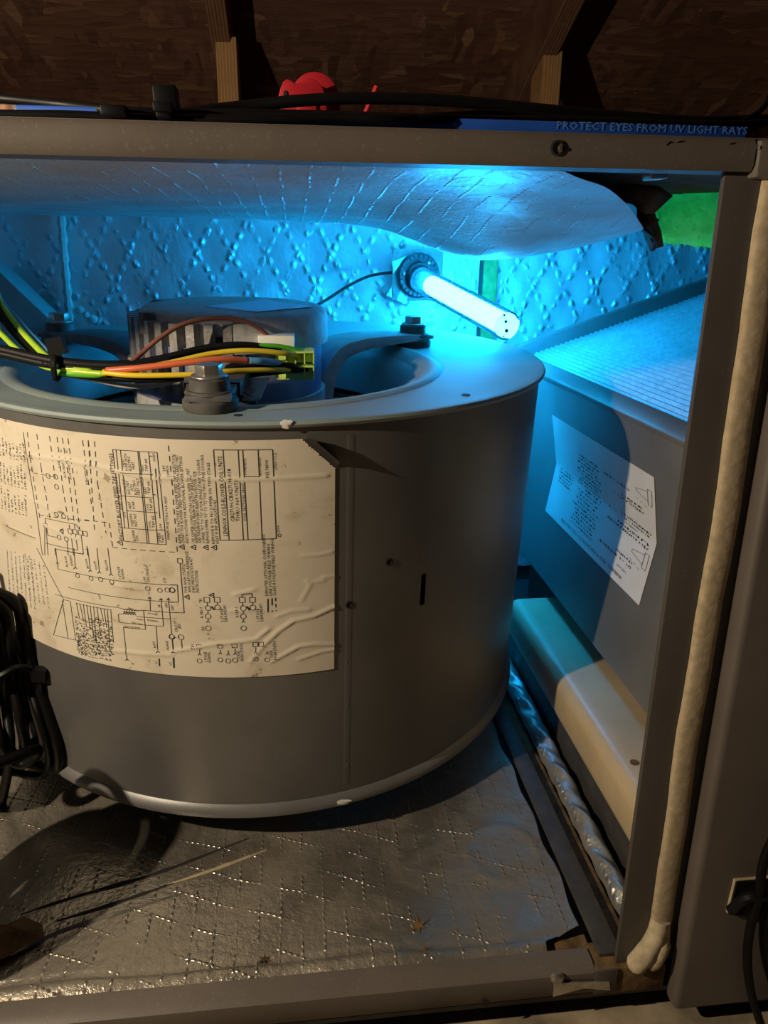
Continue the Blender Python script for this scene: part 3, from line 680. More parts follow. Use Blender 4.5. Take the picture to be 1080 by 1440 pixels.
for t_, x0, y0, x1, y1 in (('FOR HIGH STATIC', 108, 280, 92, 100), ('APPLICATION, REFERENCE', 132, 280, 112, 20), ('DEHUMIDIFICATION KIT', 157, 280, 137, 55), ('INSTRUCTIONS', 182, 280, 172, 140),
        ('DENOTES OPTIONAL COMPONENTS', 615, 300, 595, -90), ('LINE VOLTAGE FIELD WIRING', 640, 300, 625, -28), ('CLASS II VOLTAGE FIELD WIRING', 665, 300, 650, -58),
        ('2 STAGE', 338, 465, 330, 380), ('DEHUMIDIFY', 360, 465, 352, 358), ('1 STAGE', 562, 460, 556, 380), ('DEHUMIDIFY', 585, 460, 578, 350), ('K183-1', 208, 440, 203, 375), ('K183-1', 430, 435, 424, 372), ('TB1', 200, 345, 198, 318), ('R3', 215, 518, 213, 495),
        ('2 STAGE', 235, 720, 228, 655), ('NORMAL', 257, 720, 250, 655), ('2 STAGE', 442, 712, 435, 650), ('HIGH STATIC', 462, 712, 455, 595), ('1 STAGE', 650, 700, 640, 645), ('HIGH STATIC', 670, 700, 664, 585), ('TB1', 150, 635, 148, 608), ('CIRCUIT 1', 48, 530, 38, 445), ('K20', 68, 505, 63, 475)):
    letters(t_, G(x0, y0), G(x1, y1), .0038 if 'ST' not in t_ else .0040)
tri(G(105, 308)); tri(G(260, 297))
for x in (240, 462):
    for dy, k in ((505, 'c'), (430, 'c'), (378, 'c')): circ(G(x-2 if dy < 500 else x, dy), .0040)
    circ(G(x+58, 374), .0040); sqr(G(x-10, 326), .0034); sqr(G(x+55, 326), .0034)
    stroke([G(x-6, 362), G(x-8, 340)]); stroke([G(x-3, 392), G(x-3, 415)]); stroke([G(x-12, 470), G(x-2, 458), G(x+8, 470)]); stroke([G(x-2, 458), G(x-2, 446)]); stroke([G(x+57, 360), G(x+56, 340)]); stroke([G(x+20, 368), G(x+38, 390)], .0012)
stroke([G(452, 312), G(450, 288), G(513, 286), G(515, 312)], .0005)
stroke([G(615, 318), G(615, 405)], .0008); stroke([G(640, 315), G(641, 402)], .0008, .006); stroke([G(662, 312), G(665, 395)], .0006, .003)
for x, y0, y1 in ((185, 712, 640), (315, 705, 640), (365, 712, 645), (408, 708, 635), (538, 700, 625), (610, 705, 650)):
    circ(G(x, y0), .0036); stroke([G(x-10, y0-35), G(x, y0-48), G(x+10, y0-35)]); stroke([G(x, y0-48), G(x, y1)])
for x, y in ((182, 622), (312, 618), (404, 615), (535, 608), (572, 606)): sqr(G(x, y), .0030)
# factory blower speed tap table
letters('FACTORY BLOWER SPEED TAP SETTINGS', D(408, 1195), D(296, 280), .0046); tri(D(378, 1228), .0036)
for seg in (((300, 238), (770, 268), (868, 1250), (415, 1212), (300, 238)), ((335, 243), (428, 1070)), ((382, 245), (470, 1072)), ((565, 258), (665, 1232)), ((580, 260), (685, 1236)), ((680, 265), (765, 1090)), ((765, 1090), (778, 1240)), ((380, 482), (705, 505)), ((390, 730), (728, 752)), ((452, 888), (748, 908)), ((400, 1070), (850, 1100)), ((400, 1070), (415, 1212))):
    stroke([D(*p) for p in seg], .00045)
stroke([D(752, 440), D(800, 970)], .0005)
for t_, x0, y0, x1, y1 in (('SPEED TAP SELECTION', 408, 880, 345, 530), ('COOL', 445, 965, 432, 900), ('BLOWER', 545, 1215, 525, 1095), ('COIL', 575, 1215, 565, 1150), ('CONDENS-', 520, 1060, 500, 915), ('ING UNIT', 560, 1060, 548, 920), ('HEAT', 500, 870, 485, 790), ('PUMP', 540, 870, 530, 790), ('HEAT', 430, 420, 415, 330), ('PUMP WITH', 465, 465, 445, 280), ('ELECTRIC', 500, 465, 480, 310), ('HEAT', 535, 450, 525, 370),
        ('CONDENS-', 455, 715, 425, 545), ('ING UNIT', 490, 715, 465, 570), ('WITH', 520, 680, 510, 610), ('ELECTRIC', 560, 720, 535, 565), ('HEAT ONLY', 590, 725, 575, 545), ('HEAT', 632, 470, 622, 395), ('TAP #4', 675, 470, 662, 340), ('HEAT', 665, 710, 652, 635), ('TAP #4', 700, 708, 690, 580), ('COOL', 688, 890, 678, 815), ('TAP #3', 725, 892, 712, 765), ('COOL', 710, 1075, 700, 1000), ('TAP #2', 748, 1072, 738, 945), ('SPEED', 815, 1228, 800, 1120), ('TAPS', 850, 1230, 840, 1150), ('LOW', 825, 1090, 818, 1025), ('HIGH', 755, 362, 745, 280), ('5', 712, 320, 710, 300), ('4', 728, 520, 726, 500), ('3', 752, 730, 750, 710), ('2', 770, 918, 768, 900), ('MINIMUM SETTING FOR HEAT', 905, 1195, 870, 735), ('24V', 858, 470, 852, 405), ('COMMON', 905, 530, 890, 410)):
    letters(t_, D(x0, y0), D(x1, y1), .0034)
# dashed field wiring and terminals
for seg in (((890, 195), (925, 560), (985, 1330)), ((300, 1278), (985, 1330)), ((265, 1018), (300, 1278)), ((0, 985), (265, 1018)), ((40, 150), (65, 440), (110, 1130)), ((108, 150), (140, 600), (230, 1130))): stroke([D(*p) for p in seg], .0005, .0042)
F7 = lambda x, y: (x/7.577, 590+y/7.577)
for seg in (((305, 130), (335, 400), (440, 1060)), ((405, 150), (450, 500), (550, 1080)), ((540, 170), (600, 620)), ((620, 180), (680, 720), (755, 1160)), ((675, 190), (745, 620), (810, 1160)), ((735, 195), (800, 640), (860, 1160)), ((890, 215), (985, 900)), ((950, 215), (985, 500)), ((440, 1010), (985, 1075)), ((375, 565), (600, 605))): stroke([F7(*p) for p in seg], .0005, .0042)
for t_, x0, y0, x1, y1 in (('DEHUMIDIFY', 950, 690, 925, 490), ('W1', 675, 345, 668, 310), ('W2', 735, 350, 728, 315), ('POWER', 660, 510, 645, 430), ('AUX HEAT 1', 718, 620, 690, 430), ('AUX HEAT 2', 775, 635, 745, 430), ('RED', 690, 980, 625, 960)): letters(t_, F7(x0, y0), F7(x1, y1), .0032)
for p in ((525, 595), (605, 605), (615, 712), (615, 1005), (690, 1025), (642, 1250), (718, 1268)): circ(F7(*p), .0036)
for p in ((500, 1125), (758, 1185), (810, 1190), (868, 1200), (918, 1210)): sqr(F7(*p), .0030)
for p in ((668, 1180),): tri(F7(*p))
for seg in (((495, 1045), (820, 1110), (862, 1170)), ((495, 1045), (500, 1105)), ((510, 1155), (525, 1230), (620, 1250)), ((490, 1150), (490, 1440)), ((505, 1150), (525, 1440)), ((768, 1210), (795, 1440)), ((815, 1215), (838, 1385), (500, 1310)), ((875, 1225), (900, 1425), (598, 1370), (602, 1440)), ((725, 1290), (740, 1440)), ((85, 1125), (395, 1255)), ((262, 130), (292, 350), (400, 960), (465, 1440)), ((935, 1340), (945, 1440))): stroke([F7(*p) for p in seg], .00045)
# unreadable notes at the far left
for i in range(9):
    x0, y0 = 10+i*34, 950+i*10
    for a in range(0, 3): scribble(F7(x0-18*a*.55+i*3, y0-290*a), F7(x0-18*a*.55-14+i*3, y0-290*a-random.randint(150, 250)), .0030)
for i in range(7): scribble(F7(130+i*44, 1900+i*20), F7(95+i*44, 1380+i*16), .0028, w=.00032)
for i in range(5): scribble(E_(75+i*32, 330+i*22), E_(38+i*32, 40+i*16), .0026, w=.0003)
# transformer, terminals, wiring at the lower part
for seg in (((115, 0), (300, 355), (230, 600)), ((300, 355), (345, 365), (382, 630)), ((290, 360), (330, 620)), ((245, 0), (262, 145), (390, 172), (640, 220), (1080, 255)), ((330, 270), (620, 330), (1080, 372)), ((240, 318), (600, 400), (665, 408)), ((665, 408), (700, 415), (712, 425)), ((800, 430), (845, 428), (900, 432), (1080, 445)), ((848, 428), (862, 560), (710, 545), (735, 770)), ((700, 455), (675, 455), (680, 510), (935, 535)), ((935, 535), (985, 538), (968, 345)), ((800, 470), (1030, 487)), ((1018, 340), (1032, 487), (1042, 595)), ((892, 335), (895, 432)), ((935, 535), (945, 700)), ((1045, 620), (1052, 700)), ((370, 0), (380, 130)), ((465, 0), (483, 150)), ((528, 0), (545, 160)), ((603, 0), (625, 175)), ((245, 5), (435, 42), (432, 0)), ((640, 765), (380, 378)) if False else ((380, 378), (622, 425)), ((415, 640), (240, 600))): stroke([E_(*p) for p in seg], .00045)
for k in range(11):
    x = 388+k*23.5; stroke([E_(x, 380+k*4.3), E_(x+22+random.randint(-3, 3), random.randint(480, 720))], .00045)
    for j in range(5): scribble(E_(x+12+3*j, 520+50*j+k*3), E_(x+8+3*j, 482+50*j+k*3), .0042, w=.0005)
    if k < 10:
        for j in range(3): scribble(E_(x+28, 740+k*4-j*55), E_(x+26, 700+k*4-j*55), .0040, w=.0005)
for t_, x0, y0, x1, y1 in (('BROWN', 475, 140, 460, 75), ('WHITE', 535, 150, 520, 90), ('YELLOW', 608, 160, 595, 80), ('BLACK', 330, 130, 318, 55), ('GREEN', 365, 125, 352, 52), ('1 STAGE', 695, 212, 682, 128), ('NORMAL', 718, 212, 706, 140), ('LOW', 868, 235, 860, 195), ('VOLTAGE', 890, 235, 880, 140), ('(12)', 1003, 240, 995, 205), ('ORANGE', 1025, 705, 1015, 640), ('L2', 1042, 805, 1038, 785), ('L1', 942, 795, 938, 778), ('BK', 965, 405, 960, 385), ('ORN', 1015, 412, 1010, 378), ('GRY', 1058, 430, 1052, 390), ('RAY', 935, 685, 925, 640)): letters(t_, E_(x0, y0), E_(x1, y1), .0036)
for t_, x0, y0, x1, y1 in (('YELLOW', 940, 452, 875, 440), ('ORANGE', 950, 500, 872, 488), ('BLACK-COM', 820, 545, 715, 532), ('RED-240V', 835, 520, 765, 505), ('240V', 845, 490, 800, 480), ('24V', 775, 415, 740, 405)): letters(t_, E_(x0, y0), E_(x1, y1), .0026)
for i in range(5):
    for yy, xs in ((428, 715), (455, 706)): stroke([E_(xs+i*18, yy+i*1.5), E_(xs+5+i*18, yy-9+i*1.5), E_(xs+13+i*18, yy-9+i*1.5), E_(xs+18+i*18, yy+1.5+i*1.5)], .0005)
stroke([E_(712, 436), E_(790, 442)], .0005); stroke([E_(712, 441), E_(790, 447)], .0005)
for p in ((488, 208), (553, 215), (630, 232), (877, 278), (960, 290), (1010, 288), (1045, 288), (1042, 608), (395, 190)): circ(E_(*p), .0034)
for x, y in ((483, 150), (545, 160), (625, 175), (380, 130), (890, 335), (968, 345), (1018, 345), (948, 720), (1052, 720), (735, 775)): stroke([E_(x-12, y+14), E_(x, y), E_(x+12, y+14)] if y < 400 else [E_(x-12, y), E_(x, y-12), E_(x+12, y)], .0005)
stroke([E_(955, 760), E_(958, 812)], .001); stroke([E_(1053, 760), E_(1057, 825)], .001)
stroke([G(0, 230), G(45, 232), G(52, 340), G(0, 342)], .0005); stroke([G(0, 405), G(88, 408), G(62, 95)], .0005); sqr(G(62, 80), .003); circ(G(12, 265), .0042); circ(G(10, 560), .0042); circ(G(68, 562), .0042)
stroke([G(20, 565), G(58, 562)], .0005, .002); stroke([G(70, 578), G(78, 655)], .0005); stroke([G(12, 578), G(18, 640)], .0005); stroke([G(22, 690), G(25, 755)], .001)
ink.build('printed_diagram', 'ink', label, smooth=False)

# ------------------------------------------------------------------ motor on the inlet
MC = C0+iu*U+iv*V
mot = thing('blower_motor', MC-.12*N, 'finned electric motor with three mounting arms sitting in the blower inlet', 'motor')
def mp(th, r, h): return MC+r*(math.cos(th)*U+math.sin(th)*V)+h*N
R_ = math.radians
b = MB(); b.lathe(MC, DA, [(.03, -.12), (.074, -.12), (.083, -.112), (.083, .026), (.07, .028)], 64); b.build('motor_body', 'motor_paint', mot)
# heat-sink module: toothed outline on the front-left, plain elsewhere
def module_outline():
    P = []; a = -208.0
    while a < -84:
        P += [(a, .0885), (a+4.6, .0885), (a+5.6, .0765), (a+9.2, .0765), (a+9.9, .0885)]; a += 9.9
    P += [(x, .0885) for x in np.linspace(-82, 150, 60)]; return P
ol = module_outline(); sk = MB()
sk.prism([mp(R_(a), r, -.012) for a, r in ol if a <= -84]+[mp(R_(-84), .06, -.012), mp(R_(-146), .045, -.012), mp(R_(-208), .06, -.012)], .058*N)
sk.build('heat_sink', 'cast', mot, smooth=False)
cv = MB(); cv.lathe(MC, DA, [(.0775, .024), (.0775, .049), (.074, .0525), (.06, .0535), (0, .0535)], 72)
cv.shell(MC, DA, [(.0865, .022), (.0888, .023), (.0888, .046), (.0868, .0505), (.082, .0528), (.06, .0532)], 56, -84, 152)
cover = cv.build('motor_cover', 'cast_top', mot, ang=50)
st = MB(); q0 = [onPlane(a, b_, MC+.0542*N, N) for a, b_ in ((288, 431), (372, 421), (441, 431), (362, 438))]; st.prism(q0, -.0006*N); st.build('rating_sticker', 'silver', cover)
hb = MB(); hexhead(hb, mp(R_(-140), .083, .046), DA, .0062, .006); hb.lathe(mp(R_(-140), .083, .035), DA, [(.007, 0), (.007, .012), (0, .012)], 14); hb.build('cover_bolt', 'arm', mot)
sc = MB(); sc.lathe(mp(R_(-172), .0885, .006), tuple(frame(math.cos(R_(-172))*U+math.sin(R_(-172))*V)), [(.0045, 0), (.0042, .002), (.002, .0032), (0, .0034)], 12); sc.build('cover_screw', 'zinc', mot)
bd = MB(); bd.shell(MC, DA, [(.0832, -.02), (.0865, -.02), (.0865, -.045), (.0832, -.045)], 64); bd.build('belly_band', 'arm_grey', mot)
# arms with rubber mounts
bolts = [(onPlane(297, 577, C0, N), 'arm', .0), (onPlane(580, 488, C0, N), 'arm_grey', 0), (onPlane(88, 486, C0, N), 'arm', 0)]
for bi, (bp_, am, _) in enumerate(bolts):
    bp_ = np.array(bp_); d = bp_-MC; d -= N*(d@N); L = np.linalg.norm(d); d /= L; t_ = np.cross(N, d)
    # strap: rises from the band, then runs flat out to the mount
    prof = smoothline([MC+d*.086-N*.042, MC+d*.093-N*.020, MC+d*.108+N*.001, MC+d*.135+N*.0085, MC+d*.17+N*.0105, MC+d*(L-.012)+N*.0108, MC+d*(L+.017)+N*.0108], 6)
    a_ = MB(); vs = []
    for i, p in enumerate(prof):
        tg = nrm(prof[min(i+1, len(prof)-1)]-prof[max(i-1, 0)]); nn = np.cross(t_, tg); f_ = i/(len(prof)-1); wd_ = .030-.015*f_ if f_ < .9 else .0155; tk_ = .0095*(1-f_)**.8+.0026
        for a2, b2 in ((-1, -1), (1, -1), (1, 1), (-1, 1)): vs.append(p+t_*wd_*a2+nn*tk_*b2*(1 if b2 < 0 else .45))
    n_ = len(prof); a_.add(vs, [(i*4+k, i*4+(k+1) % 4, (i+1)*4+(k+1) % 4, (i+1)*4+k) for i in range(n_-1) for k in range(4)]+[(0, 1, 2, 3), tuple(4*n_-4+k for k in range(4))])
    arm = a_.build('mounting_arm', am, mot, bev=.0008, ang=40)
    base = bp_+N*.001
    g = MB(); g.lathe(base, DA, [(r_g, h_g*.70) for r_g, h_g in ((.0185, 0), (.0195, .002), (.0195, .010), (.0175, .0125), (.0150, .013), (.0150, .0145), (.0168, .0155), (.0178, .0175), (.0165, .0200), (.0145, .0205), (.0140, .0225), (.0140, .031), (.0125, .0325), (0, .0325))], 28); g.build('rubber_grommet', 'rubber', arm, ang=40)
    g = MB(); g.lathe(base+N*.0228, DA, [(.0128, 0), (.0128, .0012), (.0105, .0022), (0, .0022)], 24); hexhead(g, base+N*.0242, DA, .0098, .0075); g.build('hex_bolt', 'zinc', arm, bev=.0006)
# paper tag hanging on the motor
pt = [(336, 528), (379, 531), (366, 562), (342, 565)]; y_t = .218
tg_ = MB(); tg_.grid(lambda u, v: (1-v)*((1-u)*onY(*pt[0], y_t)+u*onY(*pt[1], y_t))+v*((1-u)*onY(*pt[3], y_t)+u*onY(*pt[2], y_t))+np.array([0, -.006*math.sin(math.pi*u)+.004*v, 0]), 8, 6); tago = tg_.build('paper_tag', 'paper_white', mot, solid=.0006)
ti = MB(); pl2 = lambda a, b_, off: onY(a, b_, y_t-.0075)
def tagtext(t, p0, p1, hgt): letters(t, p0, p1, hgt, ti, pl2, False, 0, 1)
tagtext('0Y', (343, 563), (350, 552), -9); tagtext('YO', (352, 560), (360, 548), -6)
ti.build('tag_print', 'ink', tago, smooth=False)

# ------------------------------------------------------------------ wiring harness
har = thing('wiring_harness', onY(300, 520, .22), 'bundle of coloured wires zip-tied and plugged into the motor connector', 'wiring')
cn = MB(); c = onY(389, 483, .250); cn.obox(c, U*.0145, V*.010, N*.0075); cn.build('connector', 'nylon', har, bev=.001)
cn = MB(); c = onY(322, 483, .262); cn.obox(c, U*.012, V*.008, N*.006); cn.build('black_plug', 'black_plastic', har, bev=.001)
for j, (yy, zz) in enumerate(((502, .2440), (522, .2440))):
    for k in range(4):
        c = onY(397+k*12.6, yy-k*.6, zz); cn = MB(); cn.obox(c+V*.006, U*.0031, V*.008, N*.0048); cn.obox(c+N*.0046-V*.001, U*.0036, V*.010, N*.0006); cn.obox(c+U*.0033, U*.0005, V*.010, N*.0048)
        cn.build('terminal_cell', 'terminal', har)
cn = MB(); cn.obox(onY(415, 512, .2575), U*.0160, V*.004, N*.0125); cn.build('terminal_block', 'terminal', har, bev=.0008)
def wire(pts, mat, r=.0021, name='wire'):
    W = [onY(*p) for p in pts]
    if pts[0][0] <= -30:                     # runs on to the blower-side wall of the cabinet
        a_ = W[0]; W = [np.array([XL+.009, a_[1]+.07, a_[2]-.004]), a_+np.array([-.10, .05, .006])]+W
    P = smoothline(W, 8); MB().tube(P, r, 8).build(name, mat, har, ang=180)
wire([(145, 524, .19), (190, 528, .185), (260, 527, .185), (310, 523, .19), (345, 521, .20), (390, 520, .215), (412, 521, .235)], 'w_yellow')
wire([(145, 523, .195), (185, 520, .195), (240, 510, .20), (300, 497, .21), (350, 493, .215), (400, 497, .225), (420, 500, .240)], 'w_yellow')
wire([(150, 521, .190), (200, 517, .185), (260, 510, .185), (310, 505, .19), (350, 507, .20)], 'w_orange', .0024)
wire([(350, 507, .20), (370, 508, .205), (395, 511, .225)], 'w_blue', .0026)
wire([(176, 517, .20), (200, 496, .21), (225, 475, .215), (260, 455, .225), (305, 447, .235), (345, 452, .24), (372, 468, .245), (382, 483, .25)], 'w_brown', .0019)
wire([(60, 512, .20), (120, 512, .20), (180, 511, .205), (230, 503, .21), (290, 489, .22), (340, 485, .225), (395, 490, .235)], 'w_black', .0026)
wire([(170, 519, .205), (230, 508, .213), (300, 493, .225), (360, 486, .228), (400, 488, .234), (432, 497, .242)], 'w_green', .0018)
wire([(85, 524, .20), (150, 531, .195), (230, 533, .19), (300, 525, .20), (350, 517, .21), (400, 514, .225), (425, 518, .24)], 'w_black', .0026)
wire([(85, 521, .205), (150, 527, .20), (240, 531, .20), (320, 530, .21), (380, 524, .22), (432, 519, .24)], 'w_black', .0022)
wire([(85, 525, .205), (130, 533, .205), (180, 543, .21), (220, 541, .215), (260, 531, .22)], 'w_white', .0021)
wire([(80, 524, .20), (130, 527, .195), (150, 524, .19)], 'w_green', .0026)
wire([(-30, 375, .30), (0, 426, .28), (25, 460, .26), (50, 487, .235), (72, 507, .21), (84, 516, .20), (130, 523, .195)], 'w_lime', .0026)
wire([(-30, 365, .31), (0, 420, .29), (28, 453, .27), (55, 482, .245), (76, 503, .215), (90, 513, .205)], 'w_blue', .0020)
wire([(-30, 440, .25), (0, 468, .24), (25, 492, .225), (55, 512, .205), (84, 520, .20), (150, 526, .19)], 'w_lime', .0022)
wire([(-30, 395, .29), (0, 437, .275), (25, 470, .255), (52, 496, .232), (76, 513, .208), (110, 517, .20)], 'w_black', .0030)
wire([(-30, 405, .28), (0, 446, .268), (25, 478, .248), (52, 503, .226), (76, 517, .206), (110, 520, .20)], 'w_black', .0030)
wire([(-30, 428, .26), (0, 458, .25), (26, 487, .235), (52, 508, .215), (80, 522, .20)], 'w_blue', .0018)
wire([(-40, 486, .215), (0, 491, .21), (40, 500, .205), (80, 508, .20), (130, 513, .198), (190, 514, .198), (240, 508, .205)], 'w_black', .0036)
wire([(-40, 492, .215), (0, 497, .21), (40, 506, .205), (80, 514, .20), (140, 518, .198), (190, 516, .20)], 'w_black', .0034)
z0, z1 = onY(80, 505, .20), onY(80, 524, .20); zc = (z0+z1)/2; zr = np.linalg.norm(z1-z0)/2+.0045
zt = MB(); zt.tube([zc+np.array([0, math.cos(a)*zr*.9, math.sin(a)*zr])+np.array([.0008*math.sin(a), 0, 0]) for a in np.linspace(0, 6.283, 25)], .0022, 6)
zt.obox(zc+np.array([.002, -.001, zr+.005]), (.0058, 0, .0012), (0, .005, 0), (-.001, 0, .0062)); zt.build('zip_tie', 'black_plastic', har)

# ------------------------------------------------------------------ uv lamp
LB = onY(590, 392, .692); LT = onY(713, 458, .50); LD = nrm(LT-LB); LA = frame(LD); LL = np.linalg.norm(LT-LB)
lam = thing('uv_lamp', LB, 'glowing blue germicidal tube lamp sticking out of the back wall', 'lamp')
WN = nrm([0.12, -1, -.05]); WA = frame(WN)
fb = MB(); c = onY(587, 387, .702); fb.obox(c, WA[0]*.036, WA[1]*.034, WN*.0012); fb.build('mounting_plate', 'cast', lam, bev=.003)
tn = MB(); tn.prism([onY(551, 358, .699), onY(575, 355, .699), onY(553, 385, .690)], (0, .001, 0)); tn.prism([onY(543, 415, .699), onY(570, 428, .699), onY(575, 412, .699), onY(556, 395, .699)], (0, .001, 0)); tn.build('foil_tatter', 'foil_wall', lam, smooth=False)
fl_ = MB(); fl_.lathe(c+WN*.001, WA, [(.0300, 0), (.0300, .005), (.0275, .0075), (.017, .0075), (.017, .013), (0, .013)], 40); flg = fl_.build('socket_flange', 'lamp_base', lam, ang=40)
for k in range(24):
    a = 2*math.pi*k/24; d = math.cos(a)*WA[0]+math.sin(a)*WA[1]; n_ = MB(); n_.obox(c+d*.0255+WN*.0095, d*.002, np.cross(WN, d)*.0012, WN*.002); n_.build('grip_notch', 'lamp_base', flg)
for k in range(3):
    a = 2*math.pi*k/3+.9; d = math.cos(a)*WA[0]+math.sin(a)*WA[1]; n_ = MB(); n_.lathe(c+d*.022+WN*.0085, WA, [(.0026, 0), (.0022, .0015), (0, .002)], 10); n_.build('flange_screw', 'zinc', flg)
cb = MB(); cb.lathe(LB-LD*.01, LA, [(.0185, 0), (.0185, .012), (.0172, .016), (0, .016)], 32); cb.build('lamp_collar', 'lamp_base', lam)
el = MB(); el.lathe(LB, LA, [(.0118, .004), (.0118, .031), (.008, .033)], 28); el.build('tube_electrode', 'ceramic', lam)
gl = MB(); gl.shell(LB, LA, [(.0172, .004), (.0172, LL-.006), (.0168, LL+.001), (.015, LL+.003)], 40); gl.build('quartz_sleeve', 'glass', lam)
gt = MB(); gt.lathe(LB, LA, [(.0115, .030), (.0125, .034), (.0125, LL-.012), (.0118, LL-.006), (.011, LL-.005), (0, LL-.005)], 32); gt.build('glow_tube', 'glow', lam)
ec = MB(); ec.lathe(LB+LD*(LL-.004), LA, [(.0145, 0), (.0145, .004), (.0130, .0055), (0, .0055)], 32); cap = ec.build('end_cap', 'glow_end', lam)
for px, py, r in ((709, 443, .0012), (711, 452, .0018), (712, 465, .0022), (708, 473, .0010)):
    p = onPlane(px, py, LB+LD*(LL+.0018), LD); n_ = MB(); n_.lathe(p, LA, [(r, -.0005), (r, .0012), (0, .0014)], 10); n_.build('pin', 'black_plastic', cap)
cbw = MB(); cbw.tube(smoothline([onY(440, 432, .60), onY(460, 421, .64), onY(490, 402, .67), onY(520, 388, .69), onY(551, 383, .697)], 8), .0021, 8); cbw.build('lamp_cable', 'cable', lam)

# ------------------------------------------------------------------ coil
P3 = [(.296, .344), (.3135, .240), (.293, .106)]          # plate profile (x, z)
coil = thing('evaporator_coil', (.42, .34, .10), 'slanted finned evaporator coil with a bare sheet metal side plate', 'coil')
pr = P3+[(.318, .094), (.318, .099), (.297, .109), (.3165, .240), (.299, .342)]
MB().prism([(x, .03, z) for x, z in pr], (0, .625, 0)).build('side_plate', 'plate', coil, bev=.0008)
sl = math.atan2(.088, .257); cs, sn = math.cos(sl), math.sin(sl); up = np.array([-sn, 0, cs]); al = np.array([cs, 0, sn])
e0 = np.array([.296, .03, .344]); fp = MB(); k = 90; rowp = []
for i in range(k+1): rowp.append(e0+al*(.012+i*.0036)+up*(-.004+(.0016 if i % 2 else -.0006)))
vs = [r_ for r_ in rowp]+[r_+np.array([0, .62, 0]) for r_ in rowp]; fp.add(vs, [(i, i+1, k+2+i, k+1+i) for i in range(k)])
fp.quad(rowp[0]-up*.09, rowp[-1]-up*.09, rowp[-1]+np.array([0, .62, 0])-up*.09, rowp[0]+np.array([0, .62, 0])-up*.09); fp.quad(rowp[0], rowp[-1], rowp[-1]-up*.09, rowp[0]-up*.09)
fp.build('fin_pack', 'fin', coil, smooth=False)
fg_ = MB(); fg_.prism([e0+np.array([-.001, 0, -.004]), e0+np.array([-.002, 0, .001]), e0+al*.002+up*.003, e0+al*.020+up*.003, e0+al*.021+up*.0005, e0+al*.004-up*.002], (0, .62, 0)); fg_.build('edge_flange', 'steel', coil, bev=.0006)
eb = MB(); q = np.array([0, .618, 0]); eb.prism([e0+q+al*.0-up*.010, e0+q+al*.36-up*.010, e0+q+al*.36+up*.014, e0+q+al*.0+up*.014], (0, .016, 0)); eb.build('end_rail', 'steel', coil, bev=.002)
for i in range(3):
    lg = MB(); lg.box((.33+i*.2, .45, -.02), (.345+i*.2, .60, .11+.06*i)); lg.build('support_bracket', 'dark_sheet_metal', coil)
# coil label, creased along the plate fold
n1 = np.array([-(P3[0][1]-P3[1][1]), 0, (P3[0][0]-P3[1][0])]); n1 = nrm(n1 if n1[0] < 0 else -n1); n2 = np.array([(P3[2][1]-P3[1][1]), 0, -(P3[2][0]-P3[1][0])]); n2 = nrm(n2 if n2[0] < 0 else -n2)
f0 = np.array([P3[1][0], 0, P3[1][1]])
yk = onPlane(776, 575, f0+n1*.0006, n1)[1]; yf = onPlane(920, 671, f0+n1*.0006, n1)[1]
zt_ = onPlane(920, 671, f0+n1*.0006, n1)[2]; zb_ = onPlane(897, 850, f0+n2*.0006, n2)[2]; yf2 = onPlane(897, 850, f0+n2*.0006, n2)[1]
def cp_(a, b_, off=0.0):                 # a: 0 back .. 1 front, b: 0 bottom .. 1 top
    y = yk+(yf-yk)*a; z = zb_+(zt_-zb_)*b_
    if z > P3[1][1]: x = P3[1][0]+(P3[0][0]-P3[1][0])*(z-P3[1][1])/(P3[0][1]-P3[1][1]); n_ = n1
    else: x = P3[1][0]+(P3[2][0]-P3[1][0])*(P3[1][1]-z)/(P3[1][1]-P3[2][1]); n_ = n2
    return np.array([x, y, z])+n_*(.0008+off)
clb = MB(); clb.grid(lambda u, v: cp_(u, v), 24, 24); clo = clb.build('warning_label', 'paper_white', coil, ang=60, label='white paper label printed with small dark text')
ci = MB(); pl3 = lambda a, b_, off: cp_(1-a, 1-b_, off)    # the sheet is stuck on upside down
asp = abs(zt_-zb_)/abs(yf-yk)
def ctext(t, x0, y, x1, hgt): letters(t, (x0, y), (x1, y), hgt, ci, pl3, False, .0004, 1)
def cscr(x0, y, x1, hgt): scribble((x0, y), (x1, y), hgt, False, ci, pl3, .0050, 1, .0004)
ctext('WARNING - FIELD MODIFICATION TO COIL IS REQUIRED', .16, .92, .80, .030)
ctext('UPFLOW', .14, .86, .22, .016); ctext('DOWNFLOW', .14, .52, .24, .014)
for i in range(20): cscr(.46+.01*(i % 3), .86-i*.034, .72-.05*random.random(), .017)
for i in range(5): cscr(.78, .62-i*.03, .93, .016)
for y_, x0, x1 in ((.80, .12, .40), (.76, .12, .26), (.58, .04, .38), (.55, .04, .30), (.49, .05, .4), (.46, .04, .28), (.33, .08, .36), (.30, .1, .26), (.22, .2, .42)): cscr(x0, y_, x1, .017)
for k_ in range(2):
    yo = .62 if k_ == 0 else .12
    stroke([(.02, yo), (.02, yo+.12), (.05, yo+.12), (.05, yo), (.02, yo)], .003, None, False, ci, pl3, .0004); stroke([(.05, yo+.02), (.14, yo+.05), (.14, yo+.07), (.05, yo+.10)], .003, None, False, ci, pl3, .0004); stroke([(.06, yo+.15), (.16, yo+.12)], .003, .02, False, ci, pl3, .0004)
ci.build('label_print', 'ink', clo, smooth=False)

